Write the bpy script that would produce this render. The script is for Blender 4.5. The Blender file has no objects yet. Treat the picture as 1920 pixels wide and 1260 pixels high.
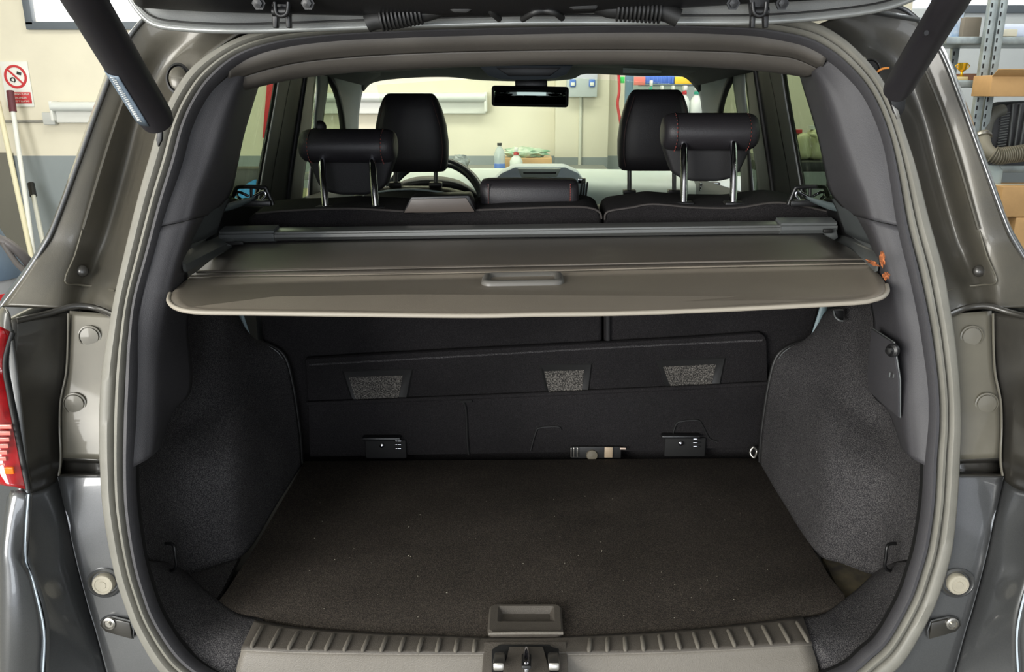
import bpy, bmesh, math, random
from mathutils import Vector, Matrix
random.seed(7)
R = math.radians
# ------------------------------------------------------------ camera
F = 1550.0
CL = Vector((0, 0, 1.52)); CX = 995.0; YAW = 0.0; PITCH = R(-16.53)
FW = Vector((-math.sin(YAW)*math.cos(PITCH), math.cos(YAW)*math.cos(PITCH), math.sin(PITCH)))
RT = Vector((math.cos(YAW), math.sin(YAW), 0)); UP = RT.cross(FW)
cam = bpy.data.cameras.new('camera'); co = bpy.data.objects.new('camera', cam)
bpy.context.collection.objects.link(co); bpy.context.scene.camera = co
m = Matrix((RT, UP, -FW)).transposed().to_4x4(); m.translation = CL; co.matrix_world = m
cam.sensor_width = 36; cam.lens = 36*F/1920; cam.clip_start = .02; cam.shift_x = -(CX-960)/1920
# ------------------------------------------------------------ world, light, exposure
sc = bpy.context.scene
sc.view_settings.view_transform = 'Standard'; sc.view_settings.look = 'None'
sc.view_settings.gamma = 1; sc.view_settings.use_curve_mapping = False
sc.view_settings.exposure = 0.0
w = bpy.data.worlds.new('world'); sc.world = w; w.use_nodes = True
w.node_tree.nodes['Background'].inputs[0].default_value = (.88, .92, 1, 1)
w.node_tree.nodes['Background'].inputs[1].default_value = 1.2
def area(name, loc, aim, sx, sy, power, col=(1,1,1), spread=180):
    l = bpy.data.lights.new(name, 'AREA'); l.shape = 'RECTANGLE'; l.size = sx; l.size_y = sy
    l.energy = power; l.color = col; l.spread = R(spread)
    o = bpy.data.objects.new(name, l); bpy.context.collection.objects.link(o)
    o.location = loc; o.rotation_euler = (Vector(aim)-Vector(loc)).to_track_quat('-Z', 'Y').to_euler()
    return o
area('door_daylight', (-3.3, -3.0, 2.0), (.3, 1.3, .8), 2.8, 2.2, 390, (1, .985, .94))
area('door_daylight_low', (.1, -4.4, 1.3), (0, 1.3, .9), 2.6, 1.6, 70, (.90, .95, 1))
area('ceiling_fill_front', (-.3, 4.4, 3.3), (-.3, 4.8, 0), 5.0, .8, 95, (1, .98, .88))  # added overhead fill for the far wall and dash, no fitting behind it
area('ceiling_fill_left', (-3.0, 1.6, 3.3), (-2.6, 2.4, 0), .8, 4, 62, (1, .98, .90))  # added fill over the left side, not an actual fitting
area('ceiling_fill_right', (3.0, 1.8, 3.3), (2.6, 2.2, 0), .8, 4, 62, (.93, .97, 1))  # added fill over the right side, not an actual fitting

# ------------------------------------------------------------ helpers
def ray(px, py): return FW + RT*((px-CX)/F) + UP*((630-py)/F)
def P(px, py, Y):
    d = ray(px, py); return CL + d*(Y/d.y)
def PZ(px, py, z):
    d = ray(px, py); return CL + d*((z-CL.z)/d.z)
def lerpt(tab, x):
    if x <= tab[0][0]: return tab[0][1]
    for (a, b), (c, d) in zip(tab, tab[1:]):
        if x <= c: return b + (d-b)*(x-a)/(c-a)
    return tab[-1][1]
GT = [(.4, 1.0), (.65, 1.02), (.75, 1.03), (.9, 1.045), (1.05, 1.08), (1.3, 1.19), (1.6, 1.32), (1.8, 1.42)]
def PS(px, py, off=0.0):                 # point on the tailgate aperture surface (a curve in height and width)
    d = ray(px, py); t0, t1 = .3, 3
    for _ in range(40):
        t = (t0+t1)/2; p = CL + d*t
        if p.y - (lerpt(GT, p.z) + .12*p.x*p.x + off) > 0: t1 = t
        else: t0 = t
    return CL + d*t
SIDE = 1
def mk(name, verts, faces, mat, parent=None, smooth=35, solid=0.0, sub=0, bev=0.0, soff=0.0):
    vs = [((v[0] if SIDE > 0 else -v[0]), v[1], v[2]) for v in verts]
    fs = [tuple(f) if SIDE > 0 else tuple(reversed(f)) for f in faces]
    me = bpy.data.meshes.new(name); me.from_pydata(vs, [], fs); me.update()
    if mat: me.materials.append(mat)
    o = bpy.data.objects.new(name, me); bpy.context.collection.objects.link(o)
    fin(o, parent, smooth)
    if bev:
        b = o.modifiers.new('b', 'BEVEL'); b.width = bev; b.segments = 3; b.limit_method = 'ANGLE'; b.angle_limit = R(40)
    if sub:
        s = o.modifiers.new('s', 'SUBSURF'); s.levels = s.render_levels = sub
    if solid:
        s = o.modifiers.new('t', 'SOLIDIFY'); s.thickness = solid; s.offset = soff
    return o
def fin(o, parent, smooth=35):
    me = o.data
    if smooth:
        me.polygons.foreach_set('use_smooth', [True]*len(me.polygons))
        if smooth < 180: me.set_sharp_from_angle(angle=R(smooth))
    if parent:
        o.parent = parent
        o.matrix_parent_inverse = Matrix.Translation(-parent.location) if parent.type == 'EMPTY' else Matrix()
def thing(name, label, cat, loc, group=None):
    o = bpy.data.objects.new(name, None); bpy.context.collection.objects.link(o); o.empty_display_size = .05
    o.location = loc; return tag(o, label, cat, group)
def tag(o, label, cat, group=None):
    o['label'] = label; o['category'] = cat
    if group: o['group'] = group
    return o
def struct(o): o['kind'] = 'structure'; return o
def lab(o, s): o['label'] = s; return o
def cr(pts, n):                          # Catmull-Rom resample, n steps a span
    out = []; L = len(pts)
    for i in range(L-1):
        p0, p1, p2, p3 = pts[max(i-1, 0)], pts[i], pts[i+1], pts[min(i+2, L-1)]
        for k in range(n):
            t = k/n
            out.append(.5*((2*p1) + (p2-p0)*t + (2*p0-5*p1+4*p2-p3)*t*t + (3*p1-p0-3*p2+p3)*t**3))
    out.append(pts[-1].copy()); return out
def grid(name, rows, mat, parent=None, n=(4, 3), solid=.003, smooth=180, cu=True, cv=True, loop=False, soff=0, sub=0):
    rows = [[Vector(p) for p in r] for r in rows]
    def lin(pts, k): return [pts[i].lerp(pts[i+1], j/k) for i in range(len(pts)-1) for j in range(k)] + [pts[-1]]
    rows = [(cr if cv else lin)(r, n[1]) for r in rows]
    cols = list(zip(*rows)); cols = [(cr if cu else lin)(list(c), n[0]) for c in cols]
    nr = len(cols[0]); nc = len(cols); V = [cols[j][i] for i in range(nr) for j in range(nc)]
    Fc = [(i*nc+j, i*nc+j+1, (i+1)*nc+j+1, (i+1)*nc+j) for i in range(nr-1) for j in range(nc-1)]
    if loop: Fc += [((nr-1)*nc+j, (nr-1)*nc+j+1, j+1, j) for j in range(nc-1)]
    return mk(name, V, Fc, mat, parent, smooth, solid, soff=soff, sub=sub)
def quad(name, pts, mat, parent=None, solid=.004, soff=0):
    return mk(name, pts, [tuple(range(len(pts)))], mat, parent, 30, solid, soff=soff)
def tube(name, pts, r, mat, parent=None, n=10, seg=5, smoothp=True, closed=False):
    pts = [Vector(p) for p in pts]
    if closed: pts = pts + [pts[0]]
    if smoothp and len(pts) > 2: pts = cr(pts, seg)
    rs = r if callable(r) else (lambda t: r)
    V = []; Fc = []; N = len(pts); prev = None
    for i, p in enumerate(pts):
        t = (pts[min(i+1, N-1)]-pts[max(i-1, 0)]).normalized()
        a = prev - t*prev.dot(t) if prev is not None else t.orthogonal()
        a.normalize(); prev = a; b = t.cross(a); rr = rs(i/(N-1))
        V += [p + (a*math.cos(q*2*math.pi/n) + b*math.sin(q*2*math.pi/n))*rr for q in range(n)]
    for i in range(N-1):
        for q in range(n): Fc.append((i*n+q, i*n+(q+1)%n, (i+1)*n+(q+1)%n, (i+1)*n+q))
    Fc += [tuple(range(n))[::-1], tuple((N-1)*n+q for q in range(n))]
    return mk(name, V, Fc, mat, parent, 50)
def bmo(name, bm, mat, parent=None, smooth=35):
    V = [v.co.copy() for v in bm.verts]; bm.verts.index_update()
    Fc = [[v.index for v in f.verts] for f in bm.faces]; bm.free()
    return mk(name, V, Fc, mat, parent, smooth)
def rbox(name, c, s, mat, parent=None, bev=.004, rot=None, seg=2, taper=None):
    bm = bmesh.new(); bmesh.ops.create_cube(bm, size=1)
    for v in bm.verts:
        k = 1
        if taper and v.co.z > 0: k = taper
        v.co = Vector((v.co.x*s[0]*k, v.co.y*s[1]*k, v.co.z*s[2]))
    if bev: bmesh.ops.bevel(bm, geom=bm.edges[:], offset=min(bev, min(s)*.45), segments=seg, profile=.5, affect='EDGES')
    M = Matrix.Translation(Vector(c))
    if rot is not None: M = M @ rot.to_4x4()
    bm.transform(M); return bmo(name, bm, mat, parent)
def prism(name, pts, vec, mat, parent=None, bev=0.0, seg=2):
    pts = [Vector(p) for p in pts]; vec = Vector(vec); bm = bmesh.new()
    a = [bm.verts.new(p) for p in pts]; b = [bm.verts.new(p+vec) for p in pts]; n = len(pts)
    bm.faces.new(a); bm.faces.new(b[::-1])
    for i in range(n): bm.faces.new((a[i], b[i], b[(i+1)%n], a[(i+1)%n]))
    bmesh.ops.recalc_face_normals(bm, faces=bm.faces[:])
    if bev: bmesh.ops.bevel(bm, geom=bm.edges[:], offset=bev, segments=seg, profile=.5, affect='EDGES', clamp_overlap=True)
    return bmo(name, bm, mat, parent)
def lathe(name, prof, base, axis, mat, parent=None, n=24, sx=1, sy=1, smooth=35):
    base = Vector(base); ax = Vector(axis).normalized(); a = Vector((1, 0, 0)) if abs(ax.x) < .9 else Vector((0, 0, 1))
    a = (a - ax*a.dot(ax)).normalized(); b = ax.cross(a); V = []; Fc = []; N = len(prof)
    for r, h in prof:
        V += [base + ax*h + (a*math.cos(q*2*math.pi/n)*sx + b*math.sin(q*2*math.pi/n)*sy)*max(r, 1e-4) for q in range(n)]
    for i in range(N-1):
        for q in range(n): Fc.append((i*n+q, i*n+(q+1)%n, (i+1)*n+(q+1)%n, (i+1)*n+q))
    Fc += [tuple(range(n))[::-1], tuple((N-1)*n+q for q in range(n))]
    return mk(name, V, Fc, mat, parent, smooth)
def loopslab(name, rings, mat, parent=None, smooth=40, caps=True):
    V = [p for r in rings for p in r]; n = len(rings[0]); Fc = []
    for i in range(len(rings)-1):
        for q in range(n): Fc.append((i*n+q, i*n+(q+1)%n, (i+1)*n+(q+1)%n, (i+1)*n+q))
    if caps: Fc += [tuple(range(n))[::-1], tuple((len(rings)-1)*n+q for q in range(n))]
    return mk(name, V, Fc, mat, parent, smooth)
def text(name, body, loc, rot, size, mat, parent, ext=.0005):
    c = bpy.data.curves.new(name, 'FONT'); c.body = body; c.size = size; c.align_x = 'CENTER'; c.align_y = 'CENTER'; c.extrude = ext
    t = bpy.data.objects.new(name, c); bpy.context.collection.objects.link(t)
    dg = bpy.context.evaluated_depsgraph_get(); me = bpy.data.meshes.new_from_object(t.evaluated_get(dg))
    bpy.data.objects.remove(t); M = Matrix.Translation(loc) @ rot.to_4x4(); me.transform(M)
    o = bpy.data.objects.new(name, me); bpy.context.collection.objects.link(o); me.materials.clear(); me.materials.append(mat)
    fin(o, parent, 0); return o
# ------------------------------------------------------------ materials
def lin(c): c /= 255; return c/12.92 if c <= .04045 else ((c+.055)/1.055)**2.4
MC = {}
def mat(name, rgb, rough=.6, metal=0.0, var=0.0, vs=6.0, bump=0.0, bs=300.0, coat=0.0, rgb2=None, spec=.5, emis=0, sheen=0):
    mt = bpy.data.materials.new(name); mt.use_nodes = True; nt = mt.node_tree; N = nt.nodes; L = nt.links
    p = N['Principled BSDF']; c = tuple(lin(x) for x in rgb)+(1,)
    p.inputs['Base Color'].default_value = c; p.inputs['Roughness'].default_value = rough; p.inputs['Metallic'].default_value = metal
    p.inputs['Coat Weight'].default_value = coat; p.inputs['Coat Roughness'].default_value = .06
    p.inputs['Specular IOR Level'].default_value = spec
    if sheen: p.inputs['Sheen Weight'].default_value = sheen
    if emis: p.inputs['Emission Color'].default_value = c; p.inputs['Emission Strength'].default_value = emis
    tc = N.new('ShaderNodeTexCoord')
    if var or rgb2:
        n = N.new('ShaderNodeTexNoise'); n.inputs['Scale'].default_value = vs; n.inputs['Detail'].default_value = 6; n.inputs['Roughness'].default_value = .6
        L.new(tc.outputs['Object'], n.inputs['Vector'])
        rp = N.new('ShaderNodeValToRGB'); rp.color_ramp.elements[0].position = .35; rp.color_ramp.elements[1].position = .65
        c2 = tuple(lin(x) for x in rgb2)+(1,) if rgb2 else tuple(min(1, x*(1+var)) for x in c[:3])+(1,)
        c1 = c if rgb2 else tuple(x*(1-var) for x in c[:3])+(1,)
        rp.color_ramp.elements[0].color = c1; rp.color_ramp.elements[1].color = c2
        L.new(n.outputs['Fac'], rp.inputs['Fac']); L.new(rp.outputs['Color'], p.inputs['Base Color'])
    if bump:
        n2 = N.new('ShaderNodeTexNoise'); n2.inputs['Scale'].default_value = bs; n2.inputs['Detail'].default_value = 3
        L.new(tc.outputs['Object'], n2.inputs['Vector'])
        b = N.new('ShaderNodeBump'); b.inputs['Strength'].default_value = bump; b.inputs['Distance'].default_value = .002
        L.new(n2.outputs['Fac'], b.inputs['Height']); L.new(b.outputs['Normal'], p.inputs['Normal'])
    MC[name] = mt; return mt
def fleck(name, rgb, fl, scale=500, rough=.95, big=(0, 0, 0), bump=.6):
    """short pile: dark ground with lighter fibre flecks"""
    mt = mat(name, rgb, rough, bump=bump, bs=scale, spec=.15, sheen=.0); nt = mt.node_tree; N = nt.nodes; L = nt.links
    tc = N.new('ShaderNodeTexCoord'); n = N.new('ShaderNodeTexNoise'); n.inputs['Scale'].default_value = scale*1.3; n.inputs['Detail'].default_value = 2
    L.new(tc.outputs['Object'], n.inputs['Vector']); rp = N.new('ShaderNodeValToRGB')
    rp.color_ramp.elements[0].position = .42; rp.color_ramp.elements[1].position = .72
    rp.color_ramp.elements[0].color = tuple(lin(x) for x in rgb)+(1,); rp.color_ramp.elements[1].color = tuple(lin(x) for x in fl)+(1,)
    L.new(n.outputs['Fac'], rp.inputs['Fac'])
    n3 = N.new('ShaderNodeTexNoise'); n3.inputs['Scale'].default_value = 5; n3.inputs['Detail'].default_value = 5; L.new(tc.outputs['Object'], n3.inputs['Vector'])
    mr = N.new('ShaderNodeMapRange'); mr.inputs[1].default_value = .3; mr.inputs[2].default_value = .7; mr.inputs[3].default_value = .8; mr.inputs[4].default_value = 1.25
    L.new(n3.outputs['Fac'], mr.inputs[0]); mx = N.new('ShaderNodeVectorMath'); mx.operation = 'SCALE'
    L.new(rp.outputs['Color'], mx.inputs[0]); L.new(mr.outputs[0], mx.inputs['Scale'])
    L.new(mx.outputs[0], N['Principled BSDF'].inputs['Base Color']); return mt
def glass(name, tint=(.93, .96, .93), refl=.06):
    mt = bpy.data.materials.new(name); mt.use_nodes = True; nt = mt.node_tree; N = nt.nodes; L = nt.links
    N.remove(N['Principled BSDF']); t = N.new('ShaderNodeBsdfTransparent'); t.inputs[0].default_value = tint+(1,)
    g = N.new('ShaderNodeBsdfGlossy'); g.inputs['Roughness'].default_value = .02; mx = N.new('ShaderNodeMixShader'); mx.inputs[0].default_value = refl
    L.new(t.outputs[0], mx.inputs[1]); L.new(g.outputs[0], mx.inputs[2]); L.new(mx.outputs[0], N['Material Output'].inputs[0]); return mt
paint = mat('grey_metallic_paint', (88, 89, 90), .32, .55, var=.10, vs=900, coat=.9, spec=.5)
jamb = mat('dusty_painted_jamb', (58, 57, 54), .38, .25, rgb2=(84, 80, 70), vs=3.5, bump=.08, bs=900, coat=.25)
jambL = mat('dusty_jamb_strip', (106, 102, 90), .42, .2, rgb2=(86, 83, 74), vs=4, coat=.25)
jambD = mat('black_underseal_jamb', (40, 39, 37), .35, .1, rgb2=(60, 57, 51), vs=3, coat=.35)
rubber = mat('grey_rubber_seal', (120, 118, 110), .5, var=.08, vs=20, bump=.1, bs=700)
rubberD = mat('dark_rubber', (22, 22, 22), .55)
trimP = mat('charcoal_trim_plastic', (62, 61, 64), .55, bump=.25, bs=900, var=.06, vs=8)
trimH = mat('header_trim_plastic', (80, 76, 71), .5, bump=.15, bs=900, var=.06, vs=8)
trimL = mat('lit_grey_ledge_plastic', (90, 93, 93), .42, bump=.2, bs=900)  # paler than the charcoal trim: light on the upward-facing ledges is in the colour
black = mat('black_plastic', (22, 22, 23), .38, bump=.1, bs=700)
blackS = mat('black_satin', (28, 28, 28), .5)
lining = mat('dark_headlining', (44, 45, 45), .9, bump=.3, bs=900)
carpet = fleck('charcoal_boot_carpet', (40, 39, 41), (92, 90, 90))
carpetF = fleck('boot_floor_carpet', (46, 42, 39), (84, 77, 69))
carpetS = fleck('seatback_carpet', (23, 22, 23), (46, 44, 45), 600)
padM = fleck('coarse_pad_weave', (40, 39, 38), (120, 116, 110), 330, bump=.9)
sill = mat('brown_grey_sill_plastic', (108, 103, 95), .48, bump=.35, bs=600, var=.05, vs=12)
sillD = mat('sill_step_plastic', (78, 73, 67), .55, bump=.3, bs=600, var=.10, vs=10)
tonn = mat('tonneau_vinyl', (100, 94, 87), .42, var=.05, vs=5, bump=.12, bs=900)
tonnE = mat('tonneau_panel_vinyl', (128, 120, 109), .5, var=.05, vs=5, bump=.12, bs=900)
tonnR = mat('tonneau_rim', (150, 143, 131), .5, bump=.1, bs=900)
casM = mat('satin_cassette_metal', (116, 117, 115), .3, .6)
leather = mat('black_leather', (38, 36, 39), .5, bump=.25, bs=500)
leatherD = mat('black_seat_cloth', (24, 23, 25), .7, bump=.25, bs=700)
chrome = mat('chrome', (215, 215, 222), .08, 1.0)
steel = mat('worn_steel', (165, 162, 155), .3, .9, var=.2, vs=60)
stitch = mat('red_stitching', (120, 48, 40), .7)
dashM = mat('dash_reflection_grey', (196, 206, 202), .42, bump=.15, bs=800)  # reflection on the dash top is put into this pale colour
dashD = mat('lit_silver_dash_trim', (196, 208, 218), .3, .2)  # tone raised to carry the front light on the display hood
redL = mat('red_tail_lens', (190, 12, 22), .12, coat=1, rgb2=(120, 4, 10), vs=20)
orange = mat('amber_lens', (255, 110, 20), .2)
cap = mat('pale_rubber_buffer', (158, 152, 136), .6, var=.06, vs=60)
wallM = None
def wallmat(name, top, low, zs, grime=.06):
    mt = mat(name, top, .75, bump=.12, bs=60); nt = mt.node_tree; N = nt.nodes; L = nt.links
    g = N.new('ShaderNodeNewGeometry'); sp = N.new('ShaderNodeSeparateXYZ'); L.new(g.outputs['Position'], sp.inputs[0])
    c = N.new('ShaderNodeMath'); c.operation = 'GREATER_THAN'; c.inputs[1].default_value = zs; L.new(sp.outputs[2], c.inputs[0])
    mx = N.new('ShaderNodeMix'); mx.data_type = 'RGBA'
    mx.inputs[6].default_value = tuple(lin(x) for x in low)+(1,); mx.inputs[7].default_value = tuple(lin(x) for x in top)+(1,)
    L.new(c.outputs[0], mx.inputs[0])
    n = N.new('ShaderNodeTexNoise'); n.inputs['Scale'].default_value = 3; n.inputs['Detail'].default_value = 8; L.new(g.outputs['Position'], n.inputs['Vector'])
    mr = N.new('ShaderNodeMapRange'); mr.inputs[1].default_value = .3; mr.inputs[2].default_value = .7; mr.inputs[3].default_value = 1-grime; mr.inputs[4].default_value = 1+grime*.5
    L.new(n.outputs['Fac'], mr.inputs[0]); v = N.new('ShaderNodeVectorMath'); v.operation = 'SCALE'
    L.new(mx.outputs[2], v.inputs[0]); L.new(mr.outputs[0], v.inputs['Scale']); L.new(v.outputs[0], N['Principled BSDF'].inputs['Base Color']); return mt
card = mat('brown_cardboard', (190, 150, 100), .8, var=.08, vs=8)
white = mat('white_plastic', (225, 226, 220), .45)
winM = mat('bright_window_glow', (255, 255, 255), .5, emis=3.0)
carglass = glass('clear_windscreen_glass', (.95, .985, .93), .04)
tintglass = glass('tinted_side_glass', (.62, .68, .58), .05)

# ------------------------------------------------------------ the garage
WY = 6.0
WZ = P(60, 292, WY).z
wm = wallmat('cream_and_grey_wall_paint', (222, 216, 196), (138, 146, 148), WZ)
wm2 = wallmat('white_and_grey_wall_paint', (205, 210, 212), (120, 126, 128), WZ)
def slab(name, x0, x1, y0, y1, z0, z1, m): return rbox(name, ((x0+x1)/2, (y0+y1)/2, (z0+z1)/2), (x1-x0, y1-y0, z1-z0), m, None, 0)
xr = P(1700, 100, WY).x
# front wall with two window openings
wl0, wl1 = P(58, 30, WY).x, P(300, 30, WY).x; wz0 = P(150, 47, WY).z; wz1 = wz0+.7
struct(slab('wall_front', -5, wl0, WY, WY+.2, 0, 3.6, wm)); struct(slab('wall_front', wl0, wl1, WY, WY+.2, 0, wz0, wm))
struct(slab('wall_front', wl0, wl1, WY, WY+.2, wz1, 3.6, wm)); struct(slab('wall_front', wl1, xr, WY, WY+.2, 0, 3.6, wm))
rz0 = P(1850, 16, WY).z
struct(slab('wall_front', xr, 5, WY, WY+.2, 0, rz0, wm2)); struct(slab('wall_front', xr, 5, WY, WY+.2, rz0+.5, 3.6, wm2))
struct(slab('wall_left', -5.2, -5, -5, WY+.2, 0, 3.6, wm)); struct(slab('wall_right', 5, 5.2, -5, WY+.2, 0, 3.6, wm2))
struct(slab('floor', -5.2, 5.2, -5, WY+.2, -.1, 0, mat('grey_concrete_floor', (120, 120, 116), .6, var=.1, vs=3)))
struct(slab('ceiling', -5.2, 5.2, -5, WY+.2, 3.6, 3.7, mat('white_ceiling', (215, 215, 210), .8)))
frM = mat('grey_window_frame', (92, 100, 108), .5)
def window(n, x0, x1, z0, z1):
    w = struct(rbox(n, ((x0+x1)/2, WY+.14, (z0+z1)/2), (x1-x0, .01, z1-z0), winM, None, 0))
    for (a, b, c, d) in ((x0-.03, x1+.03, z0-.03, z0+.02), (x0-.03, x1+.03, z1-.02, z1+.03), (x0-.03, x0+.02, z0, z1), (x1-.02, x1+.03, z0, z1)):
        rbox('window_frame', ((a+b)/2, WY-.005, (c+d)/2), (b-a, .05, d-c), frM, w, .003)
    return w
window('window_1', wl0, wl1, wz0, wz1)
window('window_2', xr+.2, 4.9, rz0, rz0+.5)
# column in the wall
cx0, cx1 = P(1041, 200, 5.85).x, P(1142, 200, 5.85).x
col = tag(rbox('wall_column', ((cx0+cx1)/2, 5.925, 1.8), (cx1-cx0, .148, 3.59), wm, None, .006), 'cream and grey painted column standing out from the garage wall', 'column')
struct(col); del col['label']; del col['category']; col.name = 'trim_1'

# ------------------------------------------------------------ CAR
car = thing('car', 'dark grey car seen from behind with its tailgate open over the boot', 'car', (0, 1.2, 0))
def part(f): return f
# --- aperture seal
PAIRS = [((1000,1352),(1000,1318)),((700,1350),(720,1314)),((500,1338),(540,1304)),((400,1312),(450,1285)),((345,1284),(386,1256)),((304,1251),(341,1218)),((265,1187),(301,1157)),((241,1130),(281,1105)),((220,1061),(265,1045)),((202,961),(252,955)),((196,880),(249,875)),((194,800),(251,795)),((196,740),(253,740)),((200,690),(255,690)),((208,640),(257,640)),((222,560),(265,565)),((243,467),(288,480)),((267,370),(313,385)),((287,300),(337,308)),((305,239),(355,240)),((330,183),(378,190)),((368,130),(408,150)),((432,86),(456,112)),((502,62),(527,89)),((600,52),(629,76)),((750,43),(750,70)),((880,38),(880,66)),((1050,34),(1050,62)),((1240,33),(1240,60)),((1400,34),(1392,65)),((1468,38),(1450,72)),((1527,51),(1505,84)),((1570,74),(1545,104)),((1608,107),(1580,132)),((1646,152),(1612,168)),((1672,203),(1636,210)),((1692,260),(1655,262)),((1711,320),(1668,325)),((1735,416),(1684,425)),((1759,500),(1704,508)),((1772,570),(1719,575)),((1783,640),(1731,640)),((1792,730),(1742,730)),((1794,800),(1743,800)),((1792,857),(1738,857)),((1787,940),(1734,940)),((1778,1025),(1722,1020)),((1762,1085),(1708,1070)),((1741,1142),(1690,1121)),((1696,1224),(1651,1190)),((1660,1262),(1620,1220)),((1600,1300),(1575,1255)),((1480,1332),(1460,1292)),((1300,1346),(1290,1310))]
def seal_strip(name, prof, m):
    rows = []
    for a, b in PAIRS + PAIRS[:1]:
        A, B = PS(*a), PS(*b); rad = (B-A).normalized()
        nrm = Vector((0, -1, .35)).normalized()
        rows.append([A.lerp(B, t) + nrm*l for t, l in prof])
    V = list(zip(*rows)); rings = [cr([Vector(p) for p in c], 4) for c in V]
    rows2 = list(zip(*rings)); nc = len(prof); nr = len(rows2)
    Vv = [p for r in rows2 for p in r]; Fc = [(i*nc+j, (i+1)*nc+j, (i+1)*nc+j+1, i*nc+j+1) for i in range(nr-1) for j in range(nc-1)]
    Fc += [(i*nc+nc-1, (i+1)*nc+nc-1, (i+1)*nc, i*nc) for i in range(nr-1)]
    return mk(name, Vv, Fc, m, car, 50)
seal_strip('seal_carrier', [(0, -.02), (.0, -.002), (.06, .004), (.96, .004), (1.0, -.004), (1, -.02)], rubberD)
s1 = seal_strip('boot_seal', [(-.02, .0), (-.03, .008), (0, .013), (.08, .016), (.30, .016), (.38, .012), (.42, .003), (.42, 0)], rubber)
seal_strip('seal_lip', [(.48, 0), (.48, .010), (.52, .015), (.62, .016), (.68, .012), (.70, 0)], rubber)
seal_strip('seal_bulb', [(.76, 0), (.77, .008), (.82, .014), (.92, .014), (1.0, .008), (1.03, -.004), (1.0, -.01)], trimP)

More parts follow.
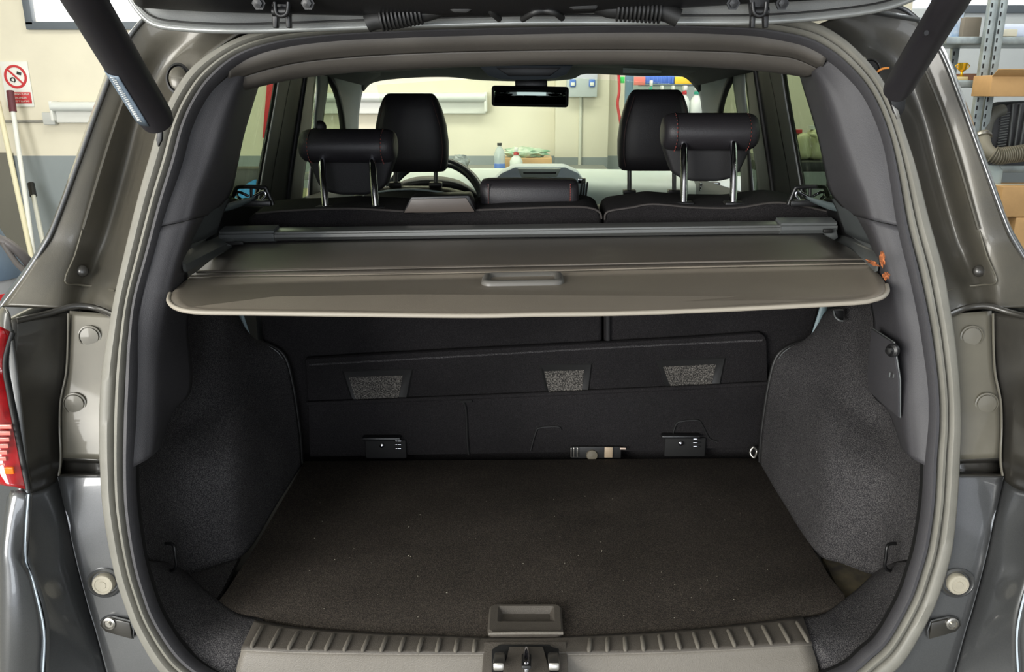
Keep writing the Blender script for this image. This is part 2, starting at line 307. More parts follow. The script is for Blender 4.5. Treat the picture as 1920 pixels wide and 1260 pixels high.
# --- symmetric body and trim pieces: written for the right hand side, mirrored for the left
def S(px, py, o=0): return PS(px, py, o)
for SIDE in (1, -1):
    lft = SIDE < 0
    # upper jamb (D-pillar), a channel
    up = [((1640,8,.0),(1600,22,.01),(1560,36,.02),(1520,52,.015)),((1700,20,.0),(1662,44,.015),(1620,70,.03),(1575,86,.015)),
          ((1757,87,.0),(1720,95,.02),(1672,120,.05),(1618,124,.015)),((1800,190,.0),(1764,200,.02),(1722,215,.06),(1664,205,.015)),
          ((1840,300,.0),(1800,308,.02),(1750,316,.07),(1700,312,.015)),((1885,420,.0),(1832,425,.02),(1782,430,.07),(1724,412,.015)),
          ((1905,460,-.0),(1850,470,.02),(1802,484,.07),(1748,495,.015)),((1940,515,-.01),(1872,530,.01),(1822,535,.05),(1762,560,.015)),
          ((1985,575,-.02),(1885,578,.0),(1835,580,.03),(1768,590,.015))]
    grid('upper_jamb', [[S(*p) for p in r] for r in up], jamb, car, (6, 5), .004)
    # turned outer edge of the pillar, bright line
    tube('drip_edge', [S(r[0][0]+2, r[0][1], -.004) for r in up], .0035, paint, car, 8)
    # raised crease flange along the jamb
    tube('jamb_crease', [S(1725,110,.006), S(1764,203,.008), S(1798,308,.008), S(1834,430,.008)], .0025, jamb, car, 6)
    tube('sealant_line', [S(1836,432,.016), S(1850,480,.014), S(1868,527,.005), S(1840,534,.034), S(1805,538,.05), S(1775,545,.02)], .0014, jambL, car, 6, 4)
    # lower jamb strip (light) down to the ledge
    lo = [((1858,583,.003),(1768,590,.015)),((1860,640,.003),(1776,640,.015)),((1864,700,.003),(1783,700,.015)),((1874,750,.003),(1786,750,.015)),((1877,801,.003),(1786,801,.015)),((1873,858,.003),(1784,862,.015))]
    grid('jamb_strip', [[S(*p) for p in r] for r in lo], jambL, car, (4, 5), .004)
    grid('jamb_ledge', [[S(1873,858,.003), S(1784,862,.015)], [S(1876,866,.024), S(1784,868,.026)], [S(1878,886,.024), S(1784,886,.026)], [S(1880,893,-.004), S(1782,893,.008)]], jambD, car, (2, 3), .004, cu=False, smooth=30)
    lw = [((1880,893,-.004),(1782,893,.008)),((1874,925,-.004),(1780,925,.008)),((1846,1043,-.004),(1765,1043,.008)),((1836,1085,-.004),(1750,1091,.008)),((1821,1139,-.004),(1730,1139,.008)),((1808,1181,-.004),(1708,1190,.008)),((1786,1260,-.004),(1655,1262,.008)),((1765,1340,-.004),(1600,1310,.01))]
    grid('lower_jamb_panel', [[S(*p) for p in r] for r in lw], paint, car, (4, 5), .004)
    # dark outer return of the jamb, facing the opening
    ou = [((1968,600,-.075),(1910,592,-.03),(1858,585,.012)),((1968,640,-.075),(1910,640,-.03),(1861,640,.012)),((1975,690,-.075),(1920,695,-.03),(1865,700,.012)),((1970,741,-.075),(1920,743,-.03),(1875,748,.012)),
          ((1960,801,-.075),(1915,801,-.03),(1878,801,.012)),((1946,865,-.075),(1910,863,-.03),(1876,862,.012)),((1936,925,-.075),(1905,915,-.03),(1879,896,.012)),((1941,990,-.07),(1900,975,-.03),(1861,975,.012)),((1942,1043,-.07),(1895,1043,-.03),(1847,1043,.012)),
          ((1927,1091,-.07),(1880,1090,-.03),(1837,1085,.012)),((1912,1139,-.07),(1865,1139,-.03),(1822,1139,.012)),((1907,1181,-.07),(1856,1181,-.03),(1809,1181,.012)),((1909,1260,-.07),(1848,1260,-.03),(1787,1260,.012)),((1909,1340,-.07),(1835,1340,-.03),(1766,1340,.012))]
    grid('jamb_return', [[S(*p) for p in r] for r in ou[:7]], jambD, car, (4, 4), .004)
    grid('lower_jamb_return', [[S(*p) for p in r] for r in ou[6:]], paint, car, (4, 4), .004)
    tube('jamb_weld_edge', [S(x, y, -.002) for x, y in ((1880,894),(1861,975),(1847,1043),(1822,1139),(1809,1181),(1787,1262),(1766,1340))], .002, paint, car, 6)
    tube('jamb_fold_line', [S(1862,588,-.004), S(1863,650,-.002), S(1866,700,-.002), S(1876,750,-.002), S(1878,800,-.002), S(1876,860,-.002), S(1880,892,-.004)], .0018, jambL, car, 6)
    tube('jamb_fold_line', [S(1881,893,.008), S(1905,912,-.028), S(1936,928,-.07)], .0018, jambL, car, 6)
    # boundary flap of underseal above the strip
    tube('sealant_bead', [S(1775,592,.0), S(1810,578,.012), S(1850,574,.0), S(1900,588,-.025), S(1960,602,-.07)], .005, jambD, car, 8)
    # grommets and plugs
    for (x, y, r, off) in ((1822,631,.0145,.008),(1850,757,.0145,.006)):
        c = S(x, y, off-.003); n = (-.10, -1, .12)
        lathe('round_plug', [(r+.0022, -.004), (r+.0022, .0008), (r+.0005, .0012), (r, -.0005), (r*.93, -.0005), (r*.90, .0018), (.001, .0026)], c, n, jambL, car, 28)
    c = S(1836, 508, .036); lathe('button_plug', [(.009, -.004), (.009, .002), (.006, .005), (.001, .006)], c, (-.2, -1, .3), jambD, car, 20)
    # buffer stop in its oval cup, screw cup
    c = S(1794, 1093, -.002)
    q = lathe('buffer_cup', [(.024, -.006), (.0245, .001), (.0215, .0035), (.019, .001), (.018, -.002), (.001, -.003)], c, (-.05, -1, .12), paint, car, 32, 1.08, .95)
    lathe('buffer', [(.0155, -.006), (.0158, .006), (.0145, .008), (.011, .0085), (.0105, .0078), (.006, .0078), (.0055, .0086), (.001, .0086)], c, (-.05, -1, .12), cap, q, 28)
    c = S(1770, 1172, -.002); c2 = S(1748, 1186, .0)
    pts = [S(1745,1165,-.002), S(1780,1157,-.004), S(1797,1160,-.004), S(1801,1170,-.004), S(1790,1182,-.004), S(1740,1196,-.002)]
    q = prism('screw_cup', pts, Vector((0, -.004, 0)), jambD, car, .0015)
    lathe('screw', [(.0095, -.002), (.0095, .002), (.007, .003), (.006, .001), (.003, .001), (.003, .004), (.001, .004)], S(1785,1169,-.009), (0, -1, .1), steel, q, 20)
    tube('cup_rim', pts + pts[:1], .0016, paint, q, 6, 2)
    # corner hole in the roof jamb
    c = S(1632,133,.012)
    if not lft:
        q = lathe('cable_hole', [(.019, -.002), (.019, .002), (.0165, .003), (.0155, -.001), (.001, -.001)], c, (-.1, -1, .25), rubberD, car, 28, .8, 1)
        lab(tube('cable_end', [c+Vector((.004, -.004, -.004)), c+Vector((-.002, -.012, -.008)), c+Vector((.010, -.016, .002)), c+Vector((.022, -.014, .004))], .0018, mat('orange_cable', (190, 120, 50), .5), q, 8), 'orange cable end poking out of the hole')
        prism('jamb_clip', [S(1614,108,.005), S(1620,106,.005), S(1648,150,.005), S(1642,155,.005)], (0, -.004, 0), cap, car, .001)
    else:
        q = lathe('grommet', [(.022, -.002), (.022, .003), (.019, .004), (.018, -.001), (.001, -.001)], S(1655,148,.014), (-.1, -1, .25), rubberD, car, 28, .85, 1.1)
        lathe('grommet_cap', [(.016, -.002), (.016, .004), (.011, .007), (.001, .007)], S(1655,148,.012), (-.1, -1, .25), jamb, q, 24, .85, 1.1)
    # quarter panel, roof side and doors on the outside
    side = [[S(r[0][0]+1, r[0][1], .0) for r in up[1:]]]
    a = side[0]
    rows = [a, [Vector((max(p.x+.05, .60+.24*min(1, (1.6-p.z)/.5)), p.y+.12, p.z)) for p in a], [Vector((.60+.27*min(1, (1.6-p.z)/.5), p.y+.35, p.z+.01)) for p in a]]
    grid('quarter_panel', rows, paint, car, (4, 4), .004)
    bx = P(1985, 575, 1.25)
    # rear wing around the tail lamp
    wing = [[S(1985,575,-.02), Vector((.86, 1.28, 1.16)), Vector((.91, 1.8, 1.14)), Vector((.91, 3.6, 1.10))],
            [S(1968,620,-.078), Vector((.87, 1.22, 1.05)), Vector((.92, 1.8, 1.03)), Vector((.92, 3.6, 1.0))],
            [S(1936,925,-.078), Vector((.86, 1.15, .80)), Vector((.92, 1.8, .80)), Vector((.92, 3.6, .80))],
            [S(1941,1043,-.075), Vector((.86, 1.12, .62)), Vector((.92, 1.7, .55)), Vector((.92, 3.6, .40))]]
    grid('side_panel', wing[0:1]+wing[1:], paint, car, (4, 5), .005)
    bump = [[S(1937,926,-.080), S(1975,935,-.08), Vector((.80, 1.10, .78))],[S(1943,1043,-.078), S(1985,1030,-.095), Vector((.82, 1.08, .70))],
            [S(1928,1091,-.080), S(1985,1085,-.10), Vector((.82, 1.07, .65))],[S(1908,1181,-.080), S(1985,1180,-.11), Vector((.82, 1.06, .58))],
            [S(1910,1262,-.080), S(1985,1270,-.11), Vector((.82, 1.06, .5))],[S(1910,1400,-.080), S(1985,1400,-.10), Vector((.80, 1.07, .40))]]
    grid('bumper_corner', bump, paint, car, (5, 4), .004)
    tube('bumper_edge', [r[0]+Vector((-.001, -.001, 0)) for r in bump[:5]], .0015, dashD, car, 6)
    # tail lamp
    tl = [(1967,623),(1981,680),(1972,741),(1960,801),(1945,877),(1937,918)]
    tl2 = [(2012,600),(2040,680),(2040,741),(2035,801),(2020,877),(2000,905)]
    L0 = [S(x+3, y, -.079) for x, y in tl]; L1 = [S((x+x2)/2, (y+y2)/2, -.095) for (x, y), (x2, y2) in zip(tl, tl2)]; L2 = [S(x, y, -.09) for x, y in tl2]
    q = grid('tail_lamp', [L0, L1, L2], redL, car, (4, 4), .006)
    tube('lamp_gasket', [p+Vector((-.003, -.001, 0)) for p in L0], .004, rubberD, q, 8)
    if lft:
        for k in range(7):
            t = k/6; A = S(1988+2*k, 800+12*k, -.098)
            rbox('lamp_prism', A, (.03, .003, .006), mat('pale_lens_row', (200, 120, 110), .2) if k == 0 else bpy.data.materials['pale_lens_row'], q, .001)
        rbox('amber_reflector', S(1972, 882, -.099), (.012, .004, .010), orange, q, .001)
    # ---- D-pillar trim, upper and lower
    T = [((1556,112),(1522,134),(1500,138)),((1600,155),(1538,168),(1508,165)),((1636,210),(1555,215),(1522,210)),((1655,262),(1570,262),(1536,260)),((1668,325),(1592,325),(1548,318)),((1676,370),(1607,358),(1560,363)),((1684,425),(1624,408),(1596,402))]
    def trow(r, d1=.05, d2=.2):
        A = PS(r[0][0]+8, r[0][1]-(6 if r[0][1]<300 else 0), -.001); m1 = [(r[0][0]*.45+r[1][0]*.55), (r[0][1]*.45+r[1][1]*.55)]
        return [A, P(*m1, A.y+d1*.35), P(*r[1], A.y+d1), P(*r[2], A.y+d2)]
    grid('upper_pillar_trim', [trow(r) for r in T], trimP, car, (5, 5), .004)
    T2 = [((1684,427),(1624,410),(1606,404)),((1704,508),(1652,485),(1640,480)),((1719,575),(1668,560),(1634,560)),((1731,640),(1682,640),(1640,612)),((1742,730),(1686,720),(1632,725)),((1743,800),(1692,795),(1668,772)),((1737,878),(1702,850),(1692,838))]
    grid('lower_pillar_trim', [trow(r, .045, .16) for r in T2], trimP, car, (5, 5), .004)
    tube('trim_seam', trow(T2[0]), .0014, rubberD, car, 6)
    # access cover in the side trim
    cv = [P(1637,616,1.275), P(1677,642,1.175), P(1688,712,1.155), P(1688,782,1.155), P(1632,733,1.275), P(1629,702,1.28)]
    if not lft:
        q = prism('access_cover', cv, Vector((-.004 , -.002, 0)), trimP, car, .0015)
        tube('cover_seam', cv+cv[:1], .0012, trimL, q, 6, 1, False)
        lathe('turn_knob', [(.010, -.004), (.010, .002), (.006, .004), (.005, .010), (.001, .011)], P(1673,657,1.165), (-.85, -.5, .05), black, q, 18)
        for k, (x, y) in enumerate(((1668,703),(1675,705),(1681,704),(1677,716))):
            rbox('embossed_mark', P(x, y, 1.170), (.0016, .002, .006 if k else .008), trimL, q, .0003)
    # carpet side trim with wheel arch bulge
    g = [[(1425,870,1.735),(1428,820,1.735),(1434,770,1.735),(1442,720,1.735),(1455,672,1.735),(1480,650,1.735),(1537,632,1.735)],
         [(1475,950,1.52),(1480,880,1.55),(1490,810,1.57),(1500,740,1.6),(1510,690,1.63),(1520,655,1.66),(1545,590,1.68)],
         [(1528,1034,1.36),(1535,940,1.38),(1540,860,1.40),(1550,785,1.46),(1560,730,1.52),(1568,670,1.55),(1575,575,1.58)],
         [(1580,1056,1.31),(1578,960,1.325),(1584,870,1.35),(1594,815,1.40),(1604,760,1.46),(1610,680,1.49),(1610,565,1.52)],
         [(1640,1077,1.285),(1645,980,1.285),(1652,905,1.295),(1662,850,1.33),(1655,790,1.40),(1642,700,1.43),(1640,560,1.45)],
         [(1668,1070,1.235),(1684,990,1.235),(1700,915,1.235),(1708,870,1.25),(1702,800,1.31),(1692,700,1.36),(1675,560,1.38)],
         [(1716,1045,1.17),(1728,980,1.17),(1738,915,1.175),(1742,870,1.18),(1744,800,1.19),(1742,700,1.20),(1730,600,1.24)]]
    grid('side_trim_carpet', [[P(*p) for p in r] for r in g], carpet, car, (6, 5), .004)
    # piping on the edge beside the seat
    tube('trim_edge', [P(*p) for p in g[0]], .005, blackS, car, 8)
    lab(tube('trim_highlight', [P(x+6, y, Y-.012) for x, y, Y in g[0]], .0012, trimL, car, 6), 'pale highlight line along the side trim edge')  # highlight on the trim edge, drawn as a thin pale tube
    # hidden recess hook near the top
    if not lft:
        prism('bag_hook', [P(1563,580,1.53), P(1580,580,1.53), P(1580,602,1.53), P(1568,598,1.53)], (0, -.006, 0), black, car, .001)
        tube('hook_lip', [P(1563,582,1.515), P(1566,594,1.515), P(1574,601,1.51), P(1581,602,1.51)], .0016, trimL, car, 6)
    # lower carpet surround down to the sill
    inn = [(1705,930,1.235),(1672,1060,1.235)]
    sr = [([P(1640,1076,1.285), P(1680,1055,1.22), S(1742,1054,.01)]),([PZ(1634,1082,.702), P(1670,1072,1.20), S(1734,1084,.01)]),([PZ(1612,1103,.702), PZ(1645,1105,.73), S(1716,1135,.01)]),
          ([PZ(1588,1122,.702), PZ(1620,1140,.715), S(1694,1179,.01)]),([PZ(1545,1152,.702), PZ(1590,1178,.705), S(1671,1210,.01)]),
          ([PZ(1498,1163,.702), PZ(1550,1198,.70), S(1636,1242,.01)]),([PZ(1505,1185,.702), PZ(1545,1225,.69), S(1601,1271,.01)]),([PZ(1512,1215,.69), PZ(1530,1258,.66), S(1540,1285,.01)]),([PZ(1515,1262,.66), PZ(1520,1290,.64), S(1500,1300,.01)])]
    grid('corner_carpet', sr, carpet, car, (4, 4), .004)
    # under-floor well seen beside the board
    prism('floor_well', [PZ(1540,1040,.692), PZ(1650,1070,.692), PZ(1590,1130,.692), PZ(1575,1110,.692)], (0, 0, -.01), mat('dusty_well_carpet', (84, 76, 56), .9, rgb2=(44, 40, 34), vs=20) if not lft else carpet, car)
    # tie down loop
    tube('tie_down_loop', [P(1680,1019,1.20), P(1668,1020,1.195), P(1663,1027,1.19), P(1661,1045,1.188), P(1659,1060,1.188), P(1663,1068,1.19), P(1673,1071,1.20)], .0028, black, car, 8)
    # ledge that carries the load cover
    ld = [P(1556,452,1.62), P(1566,440,1.66), P(1590,438,1.62), P(1650,478,1.27), P(1648,494,1.27), P(1642,496,1.28)]
    prism('cover_ledge', ld, Vector((0, 0, -.012)), trimL, car, .002)
    prism('ledge_gusset', [P(1622,392,1.52), P(1592,436,1.56), P(1595,444,1.52), P(1648,480,1.30), P(1640,440,1.34)], Vector((.010, -.002, 0)), trimL, car, .002)
    # quarter window with frame
    gl = [P(1468,128,1.95), P(1502,132,1.52), P(1524,210,1.5), P(1550,318,1.47), P(1562,372,1.46), P(1516,384,1.95)]
    quad('quarter_glass', gl, tintglass, car, .003)
    # window sill trim under the quarter glass
    grid('window_sill_trim', [[P(1556,366,1.50), P(1580,360,1.42), P(1612,356,1.33)], [P(1570,392,1.50), P(1590,396,1.42), P(1628,412,1.34)], [P(1586,436,1.50), P(1604,446,1.42), P(1642,460,1.33)]], mat('grey_window_ledge', (72, 76, 77), .45) if not lft else bpy.data.materials['grey_window_ledge'], car, (3, 4), .004)
    grid('added_shoulder_gap_filler', [[P(1490,384,2.0), P(1530,377,1.78), P(1570,366,1.52)], [P(1496,420,2.0), P(1545,420,1.78), P(1590,408,1.52)], [P(1500,470,2.0), P(1560,475,1.78), P(1606,456,1.52)]], black, car, (3, 3), .004)  # black panel added to close a bright gap between glass and seat
    # C pillar
    cp = [[(1396,120,2.55),(1416,124,2.3),(1440,126,2.15),(1472,128,1.97)],[(1402,180,2.55),(1424,180,2.3),(1452,182,2.15),(1480,182,1.97)],[(1410,260,2.5),(1436,260,2.28),(1466,262,2.13),(1494,262,1.97)],[(1420,330,2.5),(1446,330,2.28),(1478,330,2.13),(1506,330,1.97)],[(1428,420,2.45),(1456,420,2.25),(1490,420,2.1),(1520,420,1.96)]]
    grid('rear_pillar_trim', [[P(*p) for p in r] for r in cp], blackS, car, (4, 4), .004)
    tube('door_seal', [P(r[1][0], r[1][1], r[1][2]-.01) for r in cp], .008, rubberD, car, 8)
    tube('door_seal', [P(r[2][0]+4, r[2][1], r[2][2]-.01) for r in cp], .006, rubberD, car, 8)
    tube('pillar_edge', [P(r[3][0]-8, r[3][1], r[3][2]-.01) for r in cp], .0018, trimL, car, 6)
    # B pillar with its pale upper cover
    grid('middle_pillar_trim', [[P(1373,122,2.8), P(1398,126,2.62)], [P(1377,165,2.8), P(1396,170,2.62)], [P(1384,215,2.8), P(1401,215,2.62)], [P(1386,240,2.8), P(1402,240,2.62)]], mat('pale_grey_pillar_cloth', (118, 124, 120), .7) if not lft else bpy.data.materials['pale_grey_pillar_cloth'], car, (4, 3), .006)
    grid('middle_pillar_base', [[P(1386,240,2.8), P(1402,240,2.62)], [P(1390,320,2.8), P(1408,320,2.62)], [P(1392,420,2.8), P(1415,420,2.62)]], blackS, car, (4, 3), .006)
    lathe('belt_anchor', [(.02, -.006), (.02, .006), (.012, .010), (.001, .010)], P(1390, 238, 2.68), (-.3, -1, 0), black, car, 16)
    # A pillar and roof rail
    grid('front_pillar_trim', [[P(1258,124,3.05), P(1330,122,2.85), P(1372,122,2.78)], [P(1286,140,3.12), P(1335,140,2.9), P(1372,146,2.8)], [P(1308,162,3.22), P(1340,165,3.0), P(1362,165,2.85)], [P(1317,205,3.35), P(1336,205,3.12), P(1352,200,2.95)], [P(1320,255,3.45), P(1332,255,3.22), P(1346,250,3.05)], [P(1322,330,3.6), P(1330,330,3.35), P(1342,330,3.2)]], mat('grey_front_pillar', (74, 84, 86), .6) if not lft else bpy.data.materials['grey_front_pillar'], car, (4, 4), .006)
    tube('front_door_seal', [P(1376,140,2.79), P(1362,165,2.84), P(1352,200,2.93), P(1346,250,3.03), P(1342,330,3.18)], .012, blackS, car, 8)
    quad('side_glass', [P(1342,330,3.2), P(1346,235,3.05), P(1362,150,2.85), P(1380,150,2.78), P(1394,330,2.78)], tintglass, car, .003)
    quad('rear_door_glass', [P(1398,130,2.62), P(1402,240,2.6), P(1418,380,2.55), P(1425,380,2.5), P(1410,250,2.5), P(1398,126,2.52)], tintglass, car, .003)
    grid('door_lining', [[Vector((.69, 1.95, 1.23)), Vector((.70, 2.7, 1.20)), Vector((.66, 3.5, 1.18))], [Vector((.66, 1.95, 1.05)), Vector((.68, 2.7, 1.0)), Vector((.64, 3.5, 1.0))], [Vector((.68, 1.95, .4)), Vector((.68, 2.7, .4)), Vector((.66, 3.5, .4))]], mat('grey_door_lining', (72, 76, 80), .6) if not lft else bpy.data.materials['grey_door_lining'], car, (3, 3), .02)
    # boot side outer wall behind the trims
    grid('inner_wing', [[Vector((.73, 1.30, 1.20)), Vector((.74, 1.95, 1.20))], [Vector((.73, 1.26, .60)), Vector((.74, 1.95, .60))]], blackS, car, (2, 2), .006)
    # roof side rail above the glass
    grid('roof_rail', [[Vector((.50, 1.40, 1.60)), Vector((.52, 2.2, 1.635)), Vector((.50, 3.0, 1.59))], [Vector((.585, 1.50, 1.555)), Vector((.61, 2.2, 1.58)), Vector((.57, 2.9, 1.545))]], lining, car, (3, 6), .02)
    # belt guide on the seat shoulder and the belt webbing
    def B(x, y, Y=1.68): return P(x, y, Y)
    fr = [B(1478,384), B(1490,356), B(1497,351), B(1540,350), B(1548,354), B(1556,375)]
    q = tube('belt_guide', fr, .0045, black, car, 8, 3)
    tube('guide_bar', [B(1519,351), B(1519,372)], .003, black, q, 8)
    tube('guide_loop', [B(1500,376), B(1492,366), B(1496,359), B(1514,368)], .003, chrome, q, 8)
    tube('guide_loop', [B(1524,368), B(1542,360), B(1546,366), B(1538,374)], .003, chrome, q, 8)
    rbox('guide_base', B(1518,380), (.085, .03, .012), black, q, .003)
    grid('belt_webbing', [[P(1505,366,1.70), P(1550,378,1.58), P(1590,386,1.46), P(1621,392,1.36)], [P(1512,374,1.69), P(1552,392,1.57), P(1592,400,1.45), P(1622,404,1.35)]], mat('grey_belt_webbing', (92, 104, 106), .4, bump=.2, bs=900) if not lft else bpy.data.materials['grey_belt_webbing'], car, (2, 4), .0015)
    # light showing through the gap beside the seat, built as a pale strip
    grid('gap_light_strip', [[P(1542,560,1.70), P(1553,560,1.70)], [P(1530,600,1.70), P(1546,600,1.70)], [P(1519,634,1.70), P(1533,628,1.70)]], mat('blue_grey_gap_light', (120, 140, 146), .45) if not lft else bpy.data.materials['blue_grey_gap_light'], car, (3, 2), .003, cu=False)
    # hinge pair of the tailgate: arms, pin, bolts
    hx = 1424 if not lft else 1990-528
    def H(x, y, Y=1.185): return P(x, y, Y)
    q = prism('hinge', [H(hx-20,-12), H(hx-15,30), H(hx-16,52), H(hx-8,52), H(hx-7,32), H(hx+8,32), H(hx+9,52), H(hx+17,52), H(hx+18,30), H(hx+20,-12)], (0, .012, 0), black, car, .0012)
    tube('hinge_pin', [H(hx-17,22,1.178), H(hx+17,22,1.178)], .006, black, q, 10)
    tube('hinge_strap', [H(hx-13,4,1.172), H(hx-10,24,1.172), H(hx,30,1.172), H(hx+10,24,1.172), H(hx+13,4,1.172)], .003, black, q, 8)
    for dx in (-50, 42):
        lathe('hinge_bolt', [(.009, -.002), (.009, .003), (.006, .003), (.006, .008), (.001, .009)], H(hx+dx, 6, 1.165), (0, -1, -.1), black, q, 6, smooth=20)
SIDE = 1
# wheels
for x in (-.80, .80):
    for y in (1.75, 4.3):
        w_ = lathe('wheel', [(.18, -.10), (.33, -.10), (.35, -.07), (.35, .07), (.33, .10), (.18, .10)], (x, y, .355), (1, 0, 0), rubberD, car, 32)
        lathe('wheel_rim', [(.19, -.07), (.19, .09), (.16, .06), (.04, .08), (.001, .08)], (x, y, .355), (1 if x > 0 else -1, 0, 0), casM, w_, 24)
# bumper bar and floor pan
rbox('rear_bumper', (0, 1.0, .42), (1.40, .12, .34), paint, car, .04)
rbox('floor_pan', (0, 2.6, .45), (1.36, 3.0, .10), blackS, car, .02)
rbox('boot_tub', (0, 1.52, .60), (1.20, .84, .14), blackS, car, .01)
# outer roof skin and headlining
grid('roof_panel', [[Vector((-.60, 1.36, 1.625)), Vector((-.3, 1.30, 1.665)), Vector((0, 1.29, 1.675)), Vector((.3, 1.30, 1.665)), Vector((.60, 1.36, 1.625))],
                    [Vector((-.66, 2.2, 1.65)), Vector((-.3, 2.2, 1.70)), Vector((0, 2.2, 1.71)), Vector((.3, 2.2, 1.70)), Vector((.66, 2.2, 1.65))],
                    [Vector((-.60, 3.1, 1.58)), Vector((-.3, 3.05, 1.61)), Vector((0, 3.05, 1.62)), Vector((.3, 3.05, 1.61)), Vector((.60, 3.1, 1.58))]], paint, car, (4, 4), .006)
grid('headlining', [[Vector((x, 1.43, 1.572-.05*abs(x)**2)) for x in (-.56, -.3, 0, .3, .56)], [Vector((x, 2.2, 1.63-.08*abs(x)**2)) for x in (-.6, -.3, 0, .3, .6)],
                    [Vector((x, 2.85, 1.60-.08*abs(x)**2)) for x in (-.6, -.3, 0, .3, .6)]], lining, car, (4, 4), .006)
# front edge of the lining / sun visors
fe = [(680,170),(700,152),(760,144),(840,142),(905,148),(1000,150),(1070,146),(1100,136),(1200,140),(1270,140),(1292,148),(1312,172)]
grid('front_lining', [[P(x, 118, 2.85) for x, y in fe], [P(x, y-8, 2.98) for x, y in fe], [P(x, y, 3.06) for x, y in fe]], lining, car, (3, 4), .01)
rbox('visor_label', P(1204,132,2.83), (.125, .003, .016), mat('grey_green_label', (128, 142, 134), .6), car, .001)
q = prism('overhead_console', [P(896,122,2.7), P(1075,122,2.7), P(1062,140,2.7), P(1040,148,2.7), P(990,151,2.7), P(935,149,2.7), P(915,142,2.7)], (0, .06, .01), mat('slate_console', (62, 70, 78), .5), car, .003)
prism('console_lamp', [P(930,127,2.695), P(1052,127,2.695), P(1030,143,2.695), P(955,143,2.695)], (0, .006, 0), black, q, .002)
# header trim: from seal, rolled under, with crease
h0 = [(430,128),(456,108),(527,87),(629,75),(750,69),(880,65),(1050,61),(1240,59),(1392,64),(1450,71),(1505,83),(1550,107)]
h1 = [(428,142),(460,124),(540,103),(640,90),(760,84),(880,80),(1050,77),(1240,76),(1385,80),(1440,87),(1495,97),(1545,120)]
h2 = [(424,156),(462,140),(545,118),(650,106),(760,99),(880,95),(1050,92),(1240,92),(1380,96),(1435,101),(1490,108),(1541,130)]
h3 = [(428,166),(464,158),(550,134),(655,122),(762,117),(880,113),(1050,109),(1240,110),(1375,115),(1430,119),(1485,126),(1530,138)]
h4 = [(450,172),(480,162),(560,145),(660,134),(765,128),(880,123),(1050,119),(1240,120),(1370,127),(1425,131),(1480,138),(1510,143)]
grid('header_trim', [[PS(x, y, .002) for x, y in h0], [PS(x, y, .012) for x, y in h1], [PS(x, y, .038) for x, y in h2]], trimH, car, (4, 4), .004)
grid('header_roll', [[PS(x, y+1, .042) for x, y in h2], [PS(x, y, .058) for x, y in h3], [PS(x, y, .09) for x, y in h4], [PS(x, y-4, .14) for x, y in h4]], trimH, car, (4, 4), .004)
tube('header_seam', [PS(x, y, .037) for x, y in h2], .0016, rubberD, car, 6)
# pillar trim lower tip seen at each roof corner
# windscreen
grid('windscreen', [[Vector((-.56, 3.15, 1.54)), Vector((0, 3.05, 1.565)), Vector((.56, 3.15, 1.54))], [Vector((-.64, 3.95, 1.08)), Vector((0, 3.95, 1.08)), Vector((.64, 3.95, 1.08))]], carglass, car, (3, 4), .004)
# mirror
mc = P(994,181,2.92)
q = lathe('mirror', [(.001, -.012), (.9, -.010), (1, -.004), (1, .006), (.93, .009)], (0, 0, 0), (0, -1, 0), black, car, 4) if 0 else rbox('mirror', mc, (.262, .024, .068), black, car, .016, Matrix.Rotation(R(1), 3, 'Y') @ Matrix.Rotation(R(5), 3, 'X'), 4)
rbox('mirror_glass', mc+Vector((0, -.0125, .001)), (.242, .003, .052), mat('mirror_silver', (84, 92, 88), .03, 1.0), q, .0012, Matrix.Rotation(R(1), 3, 'Y') @ Matrix.Rotation(R(5), 3, 'X'))
rbox('mirror_stalk', P(996,158,2.96), (.11, .05, .03), black, q, .006)
# dashboard
DY = 3.35
def D(x, y, Y=DY): return P(x, y, Y)
grid('dashboard', [[D(630,321,3.9), D(850,318,3.9), D(1000,318,3.9), D(1200,320,3.9), D(1380,322,3.9)], [D(610,331,3.55), D(850,326,3.55), D(1000,324,3.55), D(1200,326,3.55), D(1400,330,3.55)],
                   [D(600,350,3.33), D(850,345,3.33), D(1000,340,3.33), D(1200,345,3.33), D(1410,350,3.33)], [D(600,400,3.28), D(850,400,3.28), D(1000,400,3.28), D(1200,400,3.28), D(1410,400,3.28)],
                   [D(600,520,3.3), D(850,520,3.3), D(1000,520,3.3), D(1200,520,3.3), D(1410,520,3.3)]], dashM, car, (4, 4), .01)
q = prism('display_hood', [D(918,345,3.2), D(940,324,3.2), D(965,313,3.2), D(1060,313,3.2), D(1085,324,3.2), D(1100,345,3.2), D(1104,400,3.2), D(915,400,3.2)], (0, .16, .0), dashD, car, .008)
prism('disc_bezel', [D(970,316,3.19), D(1052,316,3.19), D(1044,332,3.19), D(978,333,3.19)], (0, .012, 0), dashM, q, .003)
rbox('disc_slot', D(1012,324,3.187), (.125, .006, .007), black, q, .001)
for k in range(3): rbox('vent_slat', D(1089+k*5, 358+k*2, 3.18), (.006, .02, .085), black, q, .002, Matrix.Rotation(R(6), 3, 'Y'))
rbox('button_cluster', D(1091,339,3.18), (.03, .01, .02), chrome, q, .003)
q = rbox('side_vent', D(1330,350,3.25), (.08, .03, .035), black, car, .005)
for k in range(3): rbox('vent_slat', D(1330,344+6*k,3.235), (.07, .006, .004), dashD, q, .001)
